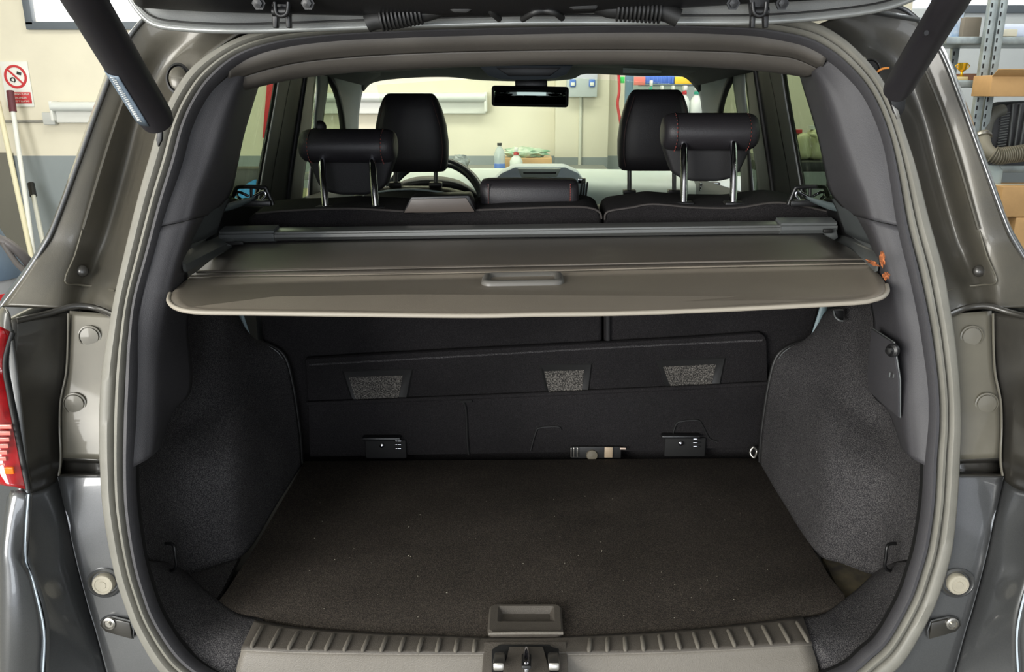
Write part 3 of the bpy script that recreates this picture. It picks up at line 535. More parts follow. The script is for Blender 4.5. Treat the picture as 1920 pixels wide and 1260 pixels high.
# instrument hood and steering wheel
grid('instrument_hood', [[D(735,352,3.35), D(770,336,3.35), D(815,332,3.35), D(860,340,3.35), D(890,360,3.35)], [D(725,360,3.2), D(765,342,3.15), D(815,338,3.15), D(865,346,3.15), D(898,368,3.2)], [D(728,372,3.2), D(768,356,3.17), D(815,352,3.17), D(862,358,3.17), D(892,376,3.2)]], blackS, car, (4, 4), .01)
sw = [D(815+92*math.cos(a), 388-86*math.sin(a), 2.98+.16*math.sin(a)) for a in [k*2*math.pi/24 for k in range(24)]]
q = tube('steering_wheel', sw, .017, mat('glossy_wheel_leather', (34, 38, 42), .25), car, 12, 3, True, True)
lathe('wheel_hub', [(.07, -.02), (.065, .03), (.001, .04)], D(815,392,3.0), (0, -.9, .4), black, q, 20)
for a in (0.1, 3.04, 4.7): tube('wheel_spoke', [D(815,392,3.0), D(815+88*math.cos(a), 388-82*math.sin(a), 2.98+.16*math.sin(a))], .014, dashD, q, 8)

# --- sill trim with steps
st = [(478,1163),(560,1178),(700,1188),(850,1194),(915,1197),(1000,1197),(1060,1195),(1200,1188),(1350,1176),(1505,1157)]
sb = [(452,1218),(540,1222),(690,1225),(850,1226),(905,1226),(1000,1227),(1066,1226),(1200,1224),(1360,1218),(1522,1208)]
sl = [(443,1262),(530,1264),(680,1266),(850,1268),(905,1268),(1000,1270),(1066,1268),(1200,1267),(1370,1265),(1535,1260)]
q = grid('sill_step', [[PZ(x, y, .706) for x, y in st], [PZ((x+a)/2, (y+b)/2, .706) for (x, y), (a, b) in zip(st, sb)], [PZ(x, y, .703) for x, y in sb]], sillD, car, (3, 4), .004)
grid('sill_face', [[PZ(x, y, .703) for x, y in sb], [PZ(x, y+5, .697) for x, y in sb], [PZ(x, y, .668) for x, y in sl], [PZ(x, y+55, .625) for x, y in sl]], sill, car, (4, 4), .004)
def sillpt(px, t):
    def yat(tab, x):
        for (a, b), (c, d) in zip(tab, tab[1:]):
            if a <= x <= c: return b+(d-b)*(x-a)/(c-a)
        return tab[-1][1] if x > tab[-1][0] else tab[0][1]
    return yat(st, px)*(1-t)+yat(sb, px)*t
for k in range(13):
    for (a, b) in ((493+33.2*k, 471+33.2*k+k*1.55), (1107+32.5*k-k*.3, 1104+32.5*k+k*1.75-.0)):
        p0 = PZ(a, sillpt(a, .14), .7085); p1 = PZ(b, sillpt(b, .90), .7085)
        tube('sill_rib', [p0+Vector((0, 0, -.001)), p0.lerp(p1, .1)+Vector((0, 0, .0006)), p0.lerp(p1, .9)+Vector((0, 0, .0006)), p1+Vector((0, 0, -.001))], lambda t: .0034 if .08 < t < .92 else .002, sill, q, 8, 1, False)
# latch
lz = .712
q = prism('latch_surround', [PZ(908,1203,lz), PZ(1062,1202,lz), PZ(1068,1300,lz-.03), PZ(900,1300,lz-.03)], (0, 0, -.006), sillD, car, .002)
prism('latch_well', [PZ(928,1213,lz+.001), PZ(938,1208,lz+.001), PZ(1030,1208,lz+.001), PZ(1036,1213,lz+.001), PZ(1048,1216,lz+.001), PZ(1048,1290,lz-.022), PZ(922,1290,lz-.022), PZ(922,1218,lz+.001)], (0, 0, -.004), rubberD, q, .001)
prism('latch_wedge', [PZ(955,1212,lz+.004), PZ(1018,1212,lz+.004), PZ(1040,1290,lz-.01), PZ(935,1290,lz-.01)], (0, 0, -.006), sillD, q, .0015)
rbox('striker_slot', PZ(987,1240,lz+.006), (.014, .05, .006), rubberD, q, .002, Matrix.Rotation(R(-18), 3, 'X'))
tube('striker', [PZ(987,1218,lz+.004), PZ(987,1228,lz+.012), PZ(987,1246,lz+.012), PZ(987,1262,lz+.0)], .0045, chrome, q, 10, 4)
for x in (936, 1038):
    lab(rbox('latch_claw', PZ(x,1240,lz+.006), (.016, .05, .012), steel, q, .003, Matrix.Rotation(R(-20), 3, 'X')), 'worn bare metal latch claw')

# --- tailgate, open overhead
tg0 = [(238,-15),(262,20),(290,42),(340,50),(430,54),(530,52),(700,46),(900,40),(1000,38),(1150,38),(1300,38),(1420,37),(1530,30),(1640,16),(1710,-6),(1740,-30)]
def tgrow(dy, Y, sx=1): return [P(995+(x-995)*sx, y+dy, Y) for x, y in tg0]
tg = grid('tailgate', [tgrow(-70, 1.20, .96), tgrow(-32, 1.235, .975), tgrow(-12, 1.25), tgrow(-2, 1.26), tgrow(4, 1.275), tgrow(2, 1.30)], mat('pale_lit_grey_paint', (150, 152, 152), .34, .2, var=.08, vs=700, coat=.8), car, (3, 3), .004)  # caught light is put into this paint, paler than the body grey
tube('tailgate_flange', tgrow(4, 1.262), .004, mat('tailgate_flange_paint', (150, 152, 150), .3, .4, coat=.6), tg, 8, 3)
tube('tailgate_seam', tgrow(-9, 1.244), .0014, rubberD, tg, 6, 3)
tl_ = [(250,-40),(256,6),(300,14),(420,20),(560,24),(700,27),(880,28),(1000,26),(1100,22),(1250,14),(1340,8),(1480,0),(1600,-8),(1690,-20)]
grid('tailgate_lining', [[P(x, y-1, 1.215) for x, y in tl_], [P(x, y-16, 1.19) for x, y in tl_], [P(x, -60, 1.12) for x, y in tl_], [P(995+(x-995)*.98, -300, .95) for x, y in tl_]], black, tg, (4, 4), .006)
rbox('tailgate_shell', (0.0, .72, 2.02), (1.26, .90, .05), paint, tg, .02, Matrix.Rotation(R(-28), 3, 'X'))
for (x, y) in ((600,4),(1380,6),(650,10)):
    pass
# cables into the tailgate
def hose(pts, n0, n1, Y):
    h = tube('cable_hose', [P(x, y, Y) for x, y in pts], .0125, rubberD, car, 12, 6)
    a, b = Vector(P(*n0, Y-.002)), Vector(P(*n1, Y-.002)); d = (b-a).normalized()
    for k in range(11):
        c = a.lerp(b, k/10); lathe('hose_ring', [(.011, -.0026), (.0155, -.0012), (.0155, .0012), (.011, .0026)], c, d, blackS, h, 16)
hose([(688,44),(706,38),(740,37),(790,25),(820,16),(850,4),(880,-25)], (716,37), (788,24), 1.215)
hose([(1272,34),(1250,24),(1230,20),(1160,18),(1135,14),(1110,2),(1090,-25)], (1158,18), (1236,22), 1.215)
prism('hose_boot', [P(800,-10,1.19), P(888,-10,1.19), P(888,18,1.19), P(875,25,1.19), P(850,24,1.19)], (0, .02, 0), blackS, car, .004)
prism('hose_boot', [P(1052,-10,1.19), P(1130,-10,1.19), P(1120,18,1.19), P(1075,19,1.19), P(1056,10,1.19)], (0, .02, 0), blackS, car, .004)
tube('washer_pipe', [P(905,-20,1.2), P(912,2,1.2), P(920,20,1.2), P(936,36,1.22)], .0045, blackS, car, 8)
tube('washer_pipe', [P(980,36,1.22), P(1000,24,1.2), P(1020,20,1.2), P(1040,24,1.2), P(1054,34,1.22)], .0045, blackS, car, 8)

# --- lift struts
def strut(b, t, r, Yb, Yt, name):
    a, c = P(*b, Yb), P(*t, Yt); e = c + (c-a)*.6; ax = (e-a).normalized()
    s = lathe(name, [(r*.5, -.012), (r*.9, -.006), (r, .006), (r, (c-a).length*.93), (r*1.03, (c-a).length*.935), (r*1.03, (e-a).length)], a, ax, mat('satin_black_strut', (40, 38, 42), .45), car, 32)
    return s, a, ax
s, a, ax = strut((292,222), (157,-5), .0235, 1.17, 1.02, 'lift_strut')
L = (P(157,-5,1.02)-a).length
# printed label wrapped on the tube
wd = CL-a; wd = (wd-ax*wd.dot(ax)).normalized(); sd = ax.cross(wd)
def wrap(ang, h, r=.0242): return a + ax*h + (wd*math.cos(ang)+sd*math.sin(ang))*r
lm = mat('blue_grey_label', (104, 118, 132), .5); la = [-1.55+.1*k for k in range(6)] 
sg = 1 if (wrap(-1.2, .1)-a).x < (wrap(1.2, .1)-a).x else -1
grid('strut_label', [[wrap(sg*g_, h) for g_ in (-1.5, -1.2, -.9, -.55)] for h in (.012, .05, .085, .105)], lm, s, (2, 3), .0006)
for k in range(22):
    h = .02+.0038*k; g0 = sg*(-1.1+.02*(k%3)); grid('label_print', [[wrap(g0, h, .0247), wrap(g0+sg*.28, h, .0247)], [wrap(g0, h+.0016, .0247), wrap(g0+sg*.28, h+.0016, .0247)]], white, s, (1, 2), .0003)
prism('strut_bracket', [P(288,232,1.2), P(304,238,1.2), P(303,262,1.2), P(296,276,1.2), P(292,262,1.2), P(295,245,1.2)], (0, .006, 0), black, car, .001)
s, a, ax = strut((1683,166), (1785,-2), .0195, 1.20, 1.05, 'lift_strut')
lathe('strut_screw', [(.003, 0), (.003, .003), (.001, .003)], P(1735,62,1.06), (0, -1, 0), black, s, 10)
prism('strut_bracket', [P(1664,175,1.22), P(1700,178,1.22), P(1697,205,1.22), P(1688,218,1.22), P(1678,212,1.22), P(1670,190,1.22)], (0, .008, 0), black, car, .001)
lab(prism('bracket_plate', [P(1672,196,1.215), P(1684,206,1.215), P(1688,218,1.215), P(1682,224,1.215)], (0, .003, 0), steel, car, .0005), 'bare metal bracket tab')

# ------------------------------------------------------------ rear seats
def SB(px, py, off=0):        # seatback plane, reclined towards the boot
    d = ray(px, py); A = Vector((0, 1.80+off, .70)); n = Vector((0, 1, .105/.59*1.0)).normalized()
    t = (A-CL).dot(n)/d.dot(n); return CL+d*t
rsL = thing('rear_seat', 'wider left section of the black rear seat back', 'seat', (-.2, 1.9, .55), 'rear seat sections')
rsR = thing('rear_seat', 'narrower right section of the black rear seat back', 'seat', (.4, 1.9, .55), 'rear seat sections')
del rsL['group'], rsR['group']
ol = [(462,412),(478,399),(540,394),(600,393),(650,389),(720,392),(800,396),(895,392),(960,388),(1060,386),(1100,387),(1122,394),(1129,408),(1129,870),(560,870),(500,700)]
orr = [(1133,870),(1133,408),(1138,396),(1150,391),(1185,386),(1225,380),(1300,386),(1380,387),(1430,380),(1460,377),(1490,381),(1545,392),(1572,402),(1578,415),(1505,700),(1432,870)]
prism('backrest', [SB(x, y) for x, y in ol], (0, .13, .01), carpetS, rsL, .010, 3)
prism('backrest', [SB(x, y) for x, y in orr], (0, .13, .01), carpetS, rsR, .010, 3)
def seam(pts, p): tube('edge_piping', [SB(x, y, -.001) for x, y in pts], .0022, mat('seat_piping', (58, 54, 52), .7) if 'seat_piping' not in bpy.data.materials else bpy.data.materials['seat_piping'], p, 6)
seam([(480,400),(540,395),(650,391),(720,394),(800,398),(895,394),(1060,388),(1105,390),(1124,398),(1128,410)], rsL)
seam([(1134,412),(1140,397),(1185,389),(1225,383),(1300,389),(1380,390),(1460,380),(1545,395),(1570,405)], rsR)
tube('seat_gap_beading', [SB(1140,590,-.003), SB(1140,640,-.003)], .006, leatherD, rsR, 8)
rbox('seat_cushion', (-.2, 2.22, .80), (.74, .48, .16), leatherD, rsL, .04); rbox('seat_cushion', (.40, 2.22, .80), (.42, .48, .16), leatherD, rsR, .04)

def rear_headrest(parent, x0, x1, yt, ym, yb, posts, pb, Y=1.80):
    """roll across the top seen from behind, pad hanging in front, chrome posts"""
    A, B = P(x0, (yt+ym)/2, Y), P(x1, (yt+ym)/2, Y); h = (P(x0, yt, Y).z-P(x0, ym, Y).z)/2; c = (A+B)/2; W = (B-A).x
    rings = []; NS = 20
    for (f, k) in ((-.5, .25), (-.497, .55), (-.485, .78), (-.46, .92), (-.42, 1.0), (-.36, 1.03), (0, 1.03), (.36, 1.03), (.42, 1.0), (.46, .92), (.485, .78), (.497, .55), (.5, .25)):
        rings.append([Vector((c.x+f*W, c.y+.01+math.cos(q*2*math.pi/NS)*.052*k, c.z+math.sin(q*2*math.pi/NS)*h*k)) for q in range(NS)])
    hd = loopslab('headrest', rings, leather, parent, 60)
    # seams: joined side panel lines with red stitches
    for f in (-.37, .37):
        tube('seam', [Vector((c.x+f*W, c.y+.01-math.cos(q)*.0535, c.z+math.sin(q)*h*1.035)) for q in (1.5, 1.0, .5, 0, -.5, -1.0, -1.4)], .0009, rubberD, hd, 6)
        for k in range(13):
            q = 1.35-k*.21; p = Vector((c.x+f*W*(1.018), c.y+.01-math.cos(q)*.054, c.z+math.sin(q)*h*1.045))
            p2 = p+Vector((0, 0, -.0035)); tube('stitch', [p, p2], .0008, stitch, hd, 4, 1, False)
    # pad
    zb = P(x0, yb, Y+.05).z; rows = []
    o = []; 
    for (f, zz) in ((-.485, c.z+h*.3), (-.48, c.z-h*.6), (-.43, c.z-h*1.3), (-.36, c.z-h*.6+(zb-c.z+h*.6)*.75), (-.27, zb+.006), (-.14, zb), (.14, zb), (.27, zb+.006), (.36, c.z-h*.6+(zb-c.z+h*.6)*.75), (.43, c.z-h*1.3), (.48, c.z-h*.6), (.485, c.z+h*.3)):
        o.append(Vector((c.x+f*W, c.y+.012, zz)))
    prism('headrest_pad', o, (0, .055, .0), leatherD, hd, .008, 3)
    for (px, py) in posts:
        a = P(px, py, Y-.038); b = P(px+(pb[2] if len(pb) > 2 else 0), pb[0], Y-.075)
        tube('post', [a+Vector((0, .02, .004)), a+Vector((0, .003, -.004)), a.lerp(b, .5), b+Vector((0, 0, -.01))], .0076, chrome, hd, 14, 4)
        rbox('post_socket', b+Vector((0, 0, 0)), (.040, .03, .009), black, hd, .003)
    return hd
rear_headrest(rsL, 563, 742, 243, 305, 362, ((603,300),(697,300)), (390, 0, 8))
rear_headrest(rsR, 1242, 1421, 213, 282, 337, ((1283,270),(1376,266)), (382, 0, -1))
# low middle headrest
A, B = P(901,363,1.79), P(1084,363,1.79); c = (A+B)/2; W = (B-A).x; h = (P(990,335,1.79)-P(990,392,1.79)).z/2
rings = [[Vector((c.x+f*W, c.y+math.copysign(abs(math.cos(q*2*math.pi/24))**.6, math.cos(q*2*math.pi/24))*.05*k, c.z+math.copysign(abs(math.sin(q*2*math.pi/24))**.6, math.sin(q*2*math.pi/24))*h*k2)) for q in range(24)] for f, k, k2 in ((-.5, .4, .5), (-.495, .7, .75), (-.475, .9, .92), (-.42, 1, 1), (0, 1, 1.02), (.42, 1, 1), (.475, .9, .92), (.495, .7, .75), (.5, .4, .5))]
hd = loopslab('headrest', rings, leather, rsL, 60)
for f in (-.40, .40):
    tube('seam', [Vector((c.x+f*W, c.y-.0505, c.z+h*z)) for z in (.8, .3, -.3, -.8)], .0009, rubberD, hd, 6)
    for k in range(11):
        p = Vector((c.x+f*W*1.02, c.y-.051, c.z+h*(.8-.16*k))); tube('stitch', [p, p+Vector((0, 0, -.0035))], .0009, stitch, hd, 4, 1, False)
# belt cover housing on the seat top
bc = prism('belt_housing', [SB(754,400,-.012), SB(770,369,-.012), SB(880,366,-.012), SB(893,397,-.012)], (0, .07, .0), black, rsL, .004)
prism('housing_face', [SB(757,399,-.016), SB(772,374,-.016), SB(874,371,-.016), SB(890,397,-.016)], (0, .004, 0), mat('brown_grey_plate', (84, 76, 70), .4), bc, .001)
# ------------------------------------------------------------ fold-over carpet panel on the seatbacks
fp = [SB(572,674,-.020), SB(700,666,-.020), SB(900,655,-.020), SB(1140,643,-.020), SB(1300,634,-.020), SB(1425,625,-.020), SB(1434,630,-.020), SB(1438,640,-.020), SB(1440,716,-.020), SB(1200,728,-.020), SB(900,742,-.020), SB(577,754,-.020)]
flap = prism('seat_hinge_flap', fp, (0, .016, .002), carpetS, car, .004, 2)
lo_ = [SB(577,760,-.026), SB(900,747,-.026), SB(1200,734,-.026), SB(1442,722,-.026), SB(1436,840,-.026), SB(1325,842,-.026), SB(1230,846,-.026), SB(1000,850,-.026), SB(770,854,-.026), SB(580,858,-.026)]
flo = prism('lower_flap', lo_, (0, .014, .002), carpetS, car, .004, 2)
tube('flap_ridge', [SB(575,757,-.026), SB(900,744,-.026), SB(1200,731,-.026), SB(1442,719,-.026)], .0055, carpetS, car, 8)
tube('flap_crease', [SB(580,684,-.021), SB(900,666,-.021), SB(1140,652,-.021), SB(1430,638,-.021)], .0022, carpet, flap, 6)
for (pts) in ([(645,697),(772,693),(762,745),(745,752),(672,754),(660,745)], [(1014,686),(1108,683),(1102,735),(1090,742),(1040,743),(1026,736)], [(1234,678),(1358,672),(1348,722),(1330,729),(1265,732),(1252,726)]):
    cxm = sum(p[0] for p in pts)/6; cym = sum(p[1] for p in pts)/6
    O = [SB(x, y, -.0215) for x, y in pts]; I = [SB(cxm+(x-cxm)*.80-4, cym+(y-cym)*.80+3, -.0205) for x, y in pts]; E = [SB(cxm+(x-cxm)*1.06, cym+(y-cym)*1.06, -.0205) for x, y in pts]
    rm = loopslab('pad_rim', [E, [p+Vector((0, -.002, 0)) for p in O], I], blackS, flap, 40, caps=False)
    prism('grip_pad', I, (0, -.0015, 0), padM, flap)
tube('flap_seam', [SB(868,752,-.028), SB(874,770,-.028), SB(876,820,-.028), SB(879,852,-.028)], .0028, rubberD, flo, 6)
tube('flap_seam', [SB(862,753,-.028), SB(885,752,-.028)], .003, rubberD, flo, 6)
for pts in ([(995,845),(1004,812),(1012,802),(1045,800),(1052,806)], [(1262,812),(1268,795),(1278,790),(1308,788),(1318,800),(1330,822),(1345,828)]):
    tube('moulded_edge', [SB(x, y, -.028) for x, y in pts], .002, blackS, flo, 6)
# seat catches in the lower flap
for (x, y) in ((724,835),(1284,831)):
    q = rbox('seat_catch', SB(x, y+6, -.03), (.095, .012, .048), mat('pitch_black', (9, 9, 9), .8) if 'pitch_black' not in bpy.data.materials else bpy.data.materials['pitch_black'], car, .004)
    rbox('catch_hood', SB(x-8, y-14, -.037), (.088, .02, .008), black, q, .003)
    for k in range(3): rbox('catch_bar', SB(x+22, y-8+7*k, -.038), (.016, .004, .0025), chrome, q, .0008)
    lathe('catch_stud', [(.005, 0), (.005, .004), (.002, .006)], SB(x-8, y+0, -.038), (0, -1, 0), chrome, q, 12)
# bare metal parts in the floor gap
q = rbox('child_seat_anchor', SB(1118,848,-.034), (.115, .006, .030), rubberD, car, .002)
rbox('anchor_plate', SB(1141,848,-.040), (.019, .004, .026), mat('tan_metal_tab', (168, 150, 126), .5, .3), q, .001)
for x in (1071, 1076, 1083): rbox('anchor_rod', SB(x, 848, -.040), (.003, .004, .024), steel, q, .001)
rbox('anchor_tab', SB(1168,841,-.040), (.014, .004, .004), mat('pink_metal_tab', (200, 180, 165), .5), q, .001)
lathe('anchor_boss', [(.014, 0), (.012, .006), (.001, .008)], SB(1110,853,-.038), (0, -1, .2), mat('dull_brass_boss', (90, 84, 70), .6), q, 16)
tube('floor_ring', [PZ(1413,838,.735), PZ(1419,846,.725), PZ(1414,858,.712), PZ(1407,850,.72), PZ(1409,842,.73)], .003, steel, car, 8, 4, True, True)

# ------------------------------------------------------------ boot floor board
bf = [(571,864),(700,863),(1000,861),(1300,859),(1423,858),(1436,876),(1480,952),(1526,1030),(1560,1085),(1584,1112),(1586,1122),(1560,1140),(1500,1157),(1420,1168),(1300,1179),(1180,1187),(1060,1192),(915,1195),(800,1192),(700,1185),(600,1175),(500,1161),(440,1148),(410,1140),(406,1130),(425,1105),(480,1020),(530,935)]
board = thing('boot_floor_board', 'dark carpeted boot floor board with a curved rear edge and pull handle', 'floor board', PZ(995, 1020, .68))
prism('board', [PZ(x, y, .704) for x, y in bf], (0, 0, -.016), carpetF, board, .003, 2)
hb = PZ(985, 1165, .709)
def ringpts(c, sx, sy, r, z, n=5):
    out = []
    for (qx, qy, a0) in ((1, 1, 0), (-1, 1, 90), (-1, -1, 180), (1, -1, 270)):
        for k in range(n):
            a = R(a0+90*k/(n-1)); out.append(Vector((c.x+qx*(sx-r)+r*math.cos(a), c.y+qy*(sy-r)+r*math.sin(a), z)))
    return out
y0, y1 = PZ(985,1192,.71).y, PZ(985,1136,.71).y; hc = Vector((PZ(985,1165,.71).x, (y0+y1)/2, .71)); hw = (PZ(1056,1180,.71)-PZ(915,1180,.71)).x/2; hh = (y1-y0)/2
hy0, hy1 = PZ(985,1168,.71).y, PZ(985,1143,.71).y; rc = Vector((hc.x+.001, (hy0+hy1)/2, .71)); rw = (PZ(1035,1155,.71)-PZ(936,1155,.71)).x/2; rh = (hy1-hy0)/2
hp = loopslab('pull_handle', [ringpts(hc, hw, hh, .012, .704), ringpts(hc, hw, hh, .012, .712), ringpts(hc, hw-.003, hh-.003, .010, .715), ringpts(rc, rw+.003, rh+.003, .003, .7148), ringpts(rc, rw, rh, .002, .712), ringpts(rc, rw-.004, rh-.005, .002, .7055)], sillD, board, 30, True)
tube('handle_lip', [PZ(916,1188,.716), PZ(985,1187,.716), PZ(1056,1187,.716)], .0028, sill, hp, 8)
# ------------------------------------------------------------ load cover
lc = thing('load_cover', 'grey-brown roller load cover pulled out across the boot', 'load cover', P(985, 520, 1.35))
fab = [[P(452,458,1.60), P(700,452,1.60), P(985,448,1.60), P(1250,444,1.60), P(1540,440,1.60)], [P(404,484,1.47), P(700,478,1.47), P(985,473,1.47), P(1250,468,1.47), P(1588,464,1.47)], [P(368,512,1.36), P(700,505,1.36), P(985,500,1.36), P(1250,495,1.36), P(1618,488,1.36)]]
sh = grid('cover_sheet', fab, tonn, lc, (5, 5), .003)
out = [(356,520,1.335),(600,518,1.335),(985,511,1.335),(1300,503,1.335),(1625,496,1.335),(1642,506,1.30),(1655,520,1.25),(1662,534,1.205),(1663,545,1.17),(1655,555,1.148),(1635,562,1.138),(1600,567,1.134),(1450,575,1.13),(1300,582,1.128),(1150,587,1.126),(1000,589,1.126),(900,591,1.126),(760,590,1.126),(600,588,1.128),(450,586,1.13),(380,585,1.132),(345,581,1.138),(325,573,1.15),(317,562,1.175),(320,550,1.21),(332,537,1.26)]
O = [P(*p) for p in out]; cen = P(985, 550, 1.225); nO = len(O)
def inset(k):
    r = []
    for i, p in enumerate(O):
        a, b = O[i-1], O[(i+1) % nO]; t = (b-a); t.z = 0; t.normalize(); nn = Vector((-t.y, t.x, 0))
        if nn.dot(cen-p) < 0 and abs((cen-p).dot(nn)) > .01: nn = -nn
        r.append(p+nn*k)
    return r
if (inset(.01)[15]-O[15]).y < 0: pass
I1, I2 = inset(.014), inset(.018)
up_ = Vector((0, 0, 1))
pr = loopslab('end_panel', [[p-up_*.004 for p in O], [p-up_*.001 for p in O], [p+up_*.0015 for p in inset(.003)], [p+up_*.0015 for p in I1], [p-up_*.0005 for p in I2]], tonnE, lc, 50)
# pale turned hem along the rear edge
tube('cover_hem', [p+Vector((0, -.0015, -.0005)) for p in O[7:25]], .0035, tonnR, pr, 8, 3)
tube('panel_fold', [P(352,520,1.337), P(700,516,1.337), P(985,510,1.337), P(1300,502,1.337), P(1632,495,1.337)], .0028, tonnE, pr, 8)
tube('panel_fold', [P(368,511,1.36), P(700,505,1.36), P(985,499,1.36), P(1300,492,1.36), P(1618,487,1.36)], .0022, tonn, pr, 8)
grid('fold_strip', [[P(368,512,1.36), P(985,500,1.36), P(1618,488,1.36)], [P(354,520,1.336), P(985,511,1.336), P(1630,496,1.336)]], tonn, lc, (2, 8), .003)
# grab handle
hcz = P(980, 533, 1.272); 
def hr(sx, sy, r, dz): 
    return [Vector((p.x, p.y, hcz.z+dz+(p.x-hcz.x)*.018)) for p in ringpts(hcz, sx, sy, r, 0, 6)]
gh = loopslab('grab_handle', [hr(.064, .036, .016, -.002), hr(.064, .036, .016, .009), hr(.061, .033, .014, .013), hr(.055, .028, .010, .0135), hr(.051, .024, .008, .009), hr(.049, .021, .007, .0025)], mat('grey_handle_plastic', (98, 96, 92), .38), lc, 60)
rbox('handle_ridge', hcz+Vector((0, .004, .0035)), (.092, .002, .002), trimL, gh, .0005)
for k in range(5): rbox('embossed_arrow', hcz+Vector((-.020+.0095*k, -.017, .0035)), (.0055, .004, .0015), tonnR, gh, .0004)
# roller cassette
cs = [(0, -.012), (-.006, -.010), (-.010, -.004), (-.010, .002), (-.006, .0028), (-.006, .006), (-.002, .008), (.022, .011), (.026, .006), (.026, -.012)]
def bar(name, xa, ya, xb, yb, Y, m, k=1.0, n=2):
    A, B = P(xa, ya, Y), P(xb, yb, Y)
    return loopslab(name, [[A.lerp(B, i/n)+Vector((0, y*k, z*k)) for y, z in cs] for i in range(n+1)], m, lc, 25)
bar('roller_housing', 470, 441, 1500, 427, 1.615, casM)
e1 = bar('end_cap', 414, 441, 516, 439, 1.61, trimL, 1.25, 1); e2 = bar('end_cap', 1462, 425, 1566, 424, 1.61, trimL, 1.25, 1)
rbox('cap_slot', P(440,456,1.585), (.034, .006, .006), rubberD, e1, .001); rbox('cap_slot', P(1552,433,1.585), (.018, .008, .008), rubberD, e2, .002)
prism('cap_foot', [P(1545,428,1.60), P(1568,424,1.60), P(1572,446,1.58), P(1562,452,1.57), P(1552,446,1.58)], (0, .02, 0), trimL, e2, .002)
prism('cap_foot', [P(416,444,1.60), P(440,446,1.60), P(432,462,1.58), P(420,460,1.57)], (0, .02, 0), trimL, e1, .002)
for x, y in ((343,519),(1636,501)):
    tube('guide_pin', [P(x-6, y, 1.32), P(x+6, y, 1.32)], .007, black, lc, 10, 1, False)
# torn foam in the side guide
foamM = mat('orange_foam', (196, 116, 66), .9, rgb2=(110, 62, 36), vs=160, bump=.6)
def foam(c, sx, sy, sz, rot, l):
    bm = bmesh.new(); bmesh.ops.create_icosphere(bm, subdivisions=3, radius=1)
    for v in bm.verts:
        q = v.co; n = 1+.25*math.sin(q.x*7+q.z*5)+.2*math.sin(q.y*9+q.z*11); tp = 1-.6*max(0, q.z); v.co = Vector((q.x*n*sx*tp, q.y*n*sy, q.z*n*sz))
    bm.transform(Matrix.Translation(c) @ Matrix.Rotation(R(rot), 4, 'Y')); lab(bmo('foam_wear', bm, foamM, car, 50), l)
foam(P(1654,485,1.19), .0035, .004, .0105, -8, 'torn orange foam showing at the trim edge')
foam(P(1637,493,1.225), .003, .004, .010, 115, 'torn orange foam beside the load cover pin')
foam(P(1661,517,1.17), .005, .004, .005, 0, 'crumbled orange foam below the trim edge')
# ------------------------------------------------------------ front seats
def front_seat(x0, x1, yt, yb, label, bx0, bx1, byt, px_):
    s = thing('front_seat', label, 'seat', P((bx0+bx1)/2, 700, 2.9)*1.0)
    s.location = Vector((P((bx0+bx1)/2, 300, 2.8).x, 2.8, .5))
    Y = 2.70; c = P((x0+x1)/2, (yt+yb)/2, Y); W = (P(x1, yb, Y)-P(x0, yb, Y)).x; H = (P(x0, yt, Y)-P(x0, yb, Y)).z; rings = []
    for (f, k, d) in ((-.5, .80, .5), (-.495, .86, .8), (-.46, .94, 1), (-.30, .99, 1.05), (-.12, 1.0, 1.1), (.10, .95, 1.05), (.30, .84, .95), (.42, .74, .8), (.475, .66, .6), (.497, .60, .4), (.5, .52, .2)):
        ring = []
        for q in range(24):
            a = q*2*math.pi/24; ca, sa = math.cos(a), math.sin(a)
            ring.append(Vector((c.x+math.copysign(abs(ca)**.55, ca)*W/2*k, c.y+math.copysign(abs(sa)**.6, sa)*.055*d, c.z+f*H)))
        rings.append(ring)
    hd = loopslab('headrest', rings, leather, s, 60)
    for sgn in (-1, 1):
        tube('seam', [Vector((c.x+sgn*W/2*k, c.y-.053*d, c.z+f*H)) for f, k, d in ((-.44, .80, 1.0), (-.3, .86, 1.06), (-.1, .87, 1.11), (.1, .82, 1.06), (.3, .70, .97), (.42, .62, .82))], .001, mat('dull_red_piping', (74, 50, 48), .7) if 'dull_red_piping' not in bpy.data.materials else bpy.data.materials['dull_red_piping'], hd, 6)
    for x in px_:
        tube('post', [P(x, yb-6, Y), P(x, byt+6, Y)], .007, casM, hd, 12, 1, False)
        rbox('post_socket', P(x, byt, Y), (.040, .035, .016), black, s, .003)
    # backrest dome
    bc_ = P((bx0+bx1)/2, byt+3, Y+.02); W = (P(bx1, byt, Y)-P(bx0, byt, Y)).x; rings = []
    for (dz, k, d) in ((0, .30, .3), (-.006, .52, .5), (-.018, .70, .75), (-.04, .86, .9), (-.08, .96, 1), (-.16, 1, 1.05), (-.6, 1.0, 1.1)):
        rings.append([Vector((bc_.x+math.copysign(abs(math.cos(q*math.pi/12))**.6, math.cos(q*math.pi/12))*W/2*k, bc_.y+math.copysign(abs(math.sin(q*math.pi/12))**.6, math.sin(q*math.pi/12))*.07*d+(dz+.1)*-.1, bc_.z+dz)) for q in range(24)])
    bk = loopslab('backrest', rings, mat('dark_seat_back', (48, 48, 46), .45) if 'dark_seat_back' not in bpy.data.materials else bpy.data.materials['dark_seat_back'], s, 60)
    rim = [rings[3][q]+Vector((0, -.002, .004)) for q in range(12, 25) for _ in (0,) if q < 24]
    tube('backrest_piping', [Vector((bc_.x+math.cos(a)*W/2*.98, bc_.y-.05, bc_.z-.105+math.sin(a)*.10)) for a in [math.pi*k/14 for k in range(15)]], .0035, dashD, s, 8, 3)
    rbox('cushion', (bc_.x, 3.0, .75), (.48, .5, .14), leatherD, s, .05)
    return s
front_seat(704, 840, 176, 322, "left front seat, ahead of the steering wheel side, with tapered black headrest", 632, 912, 346, (742, 817))
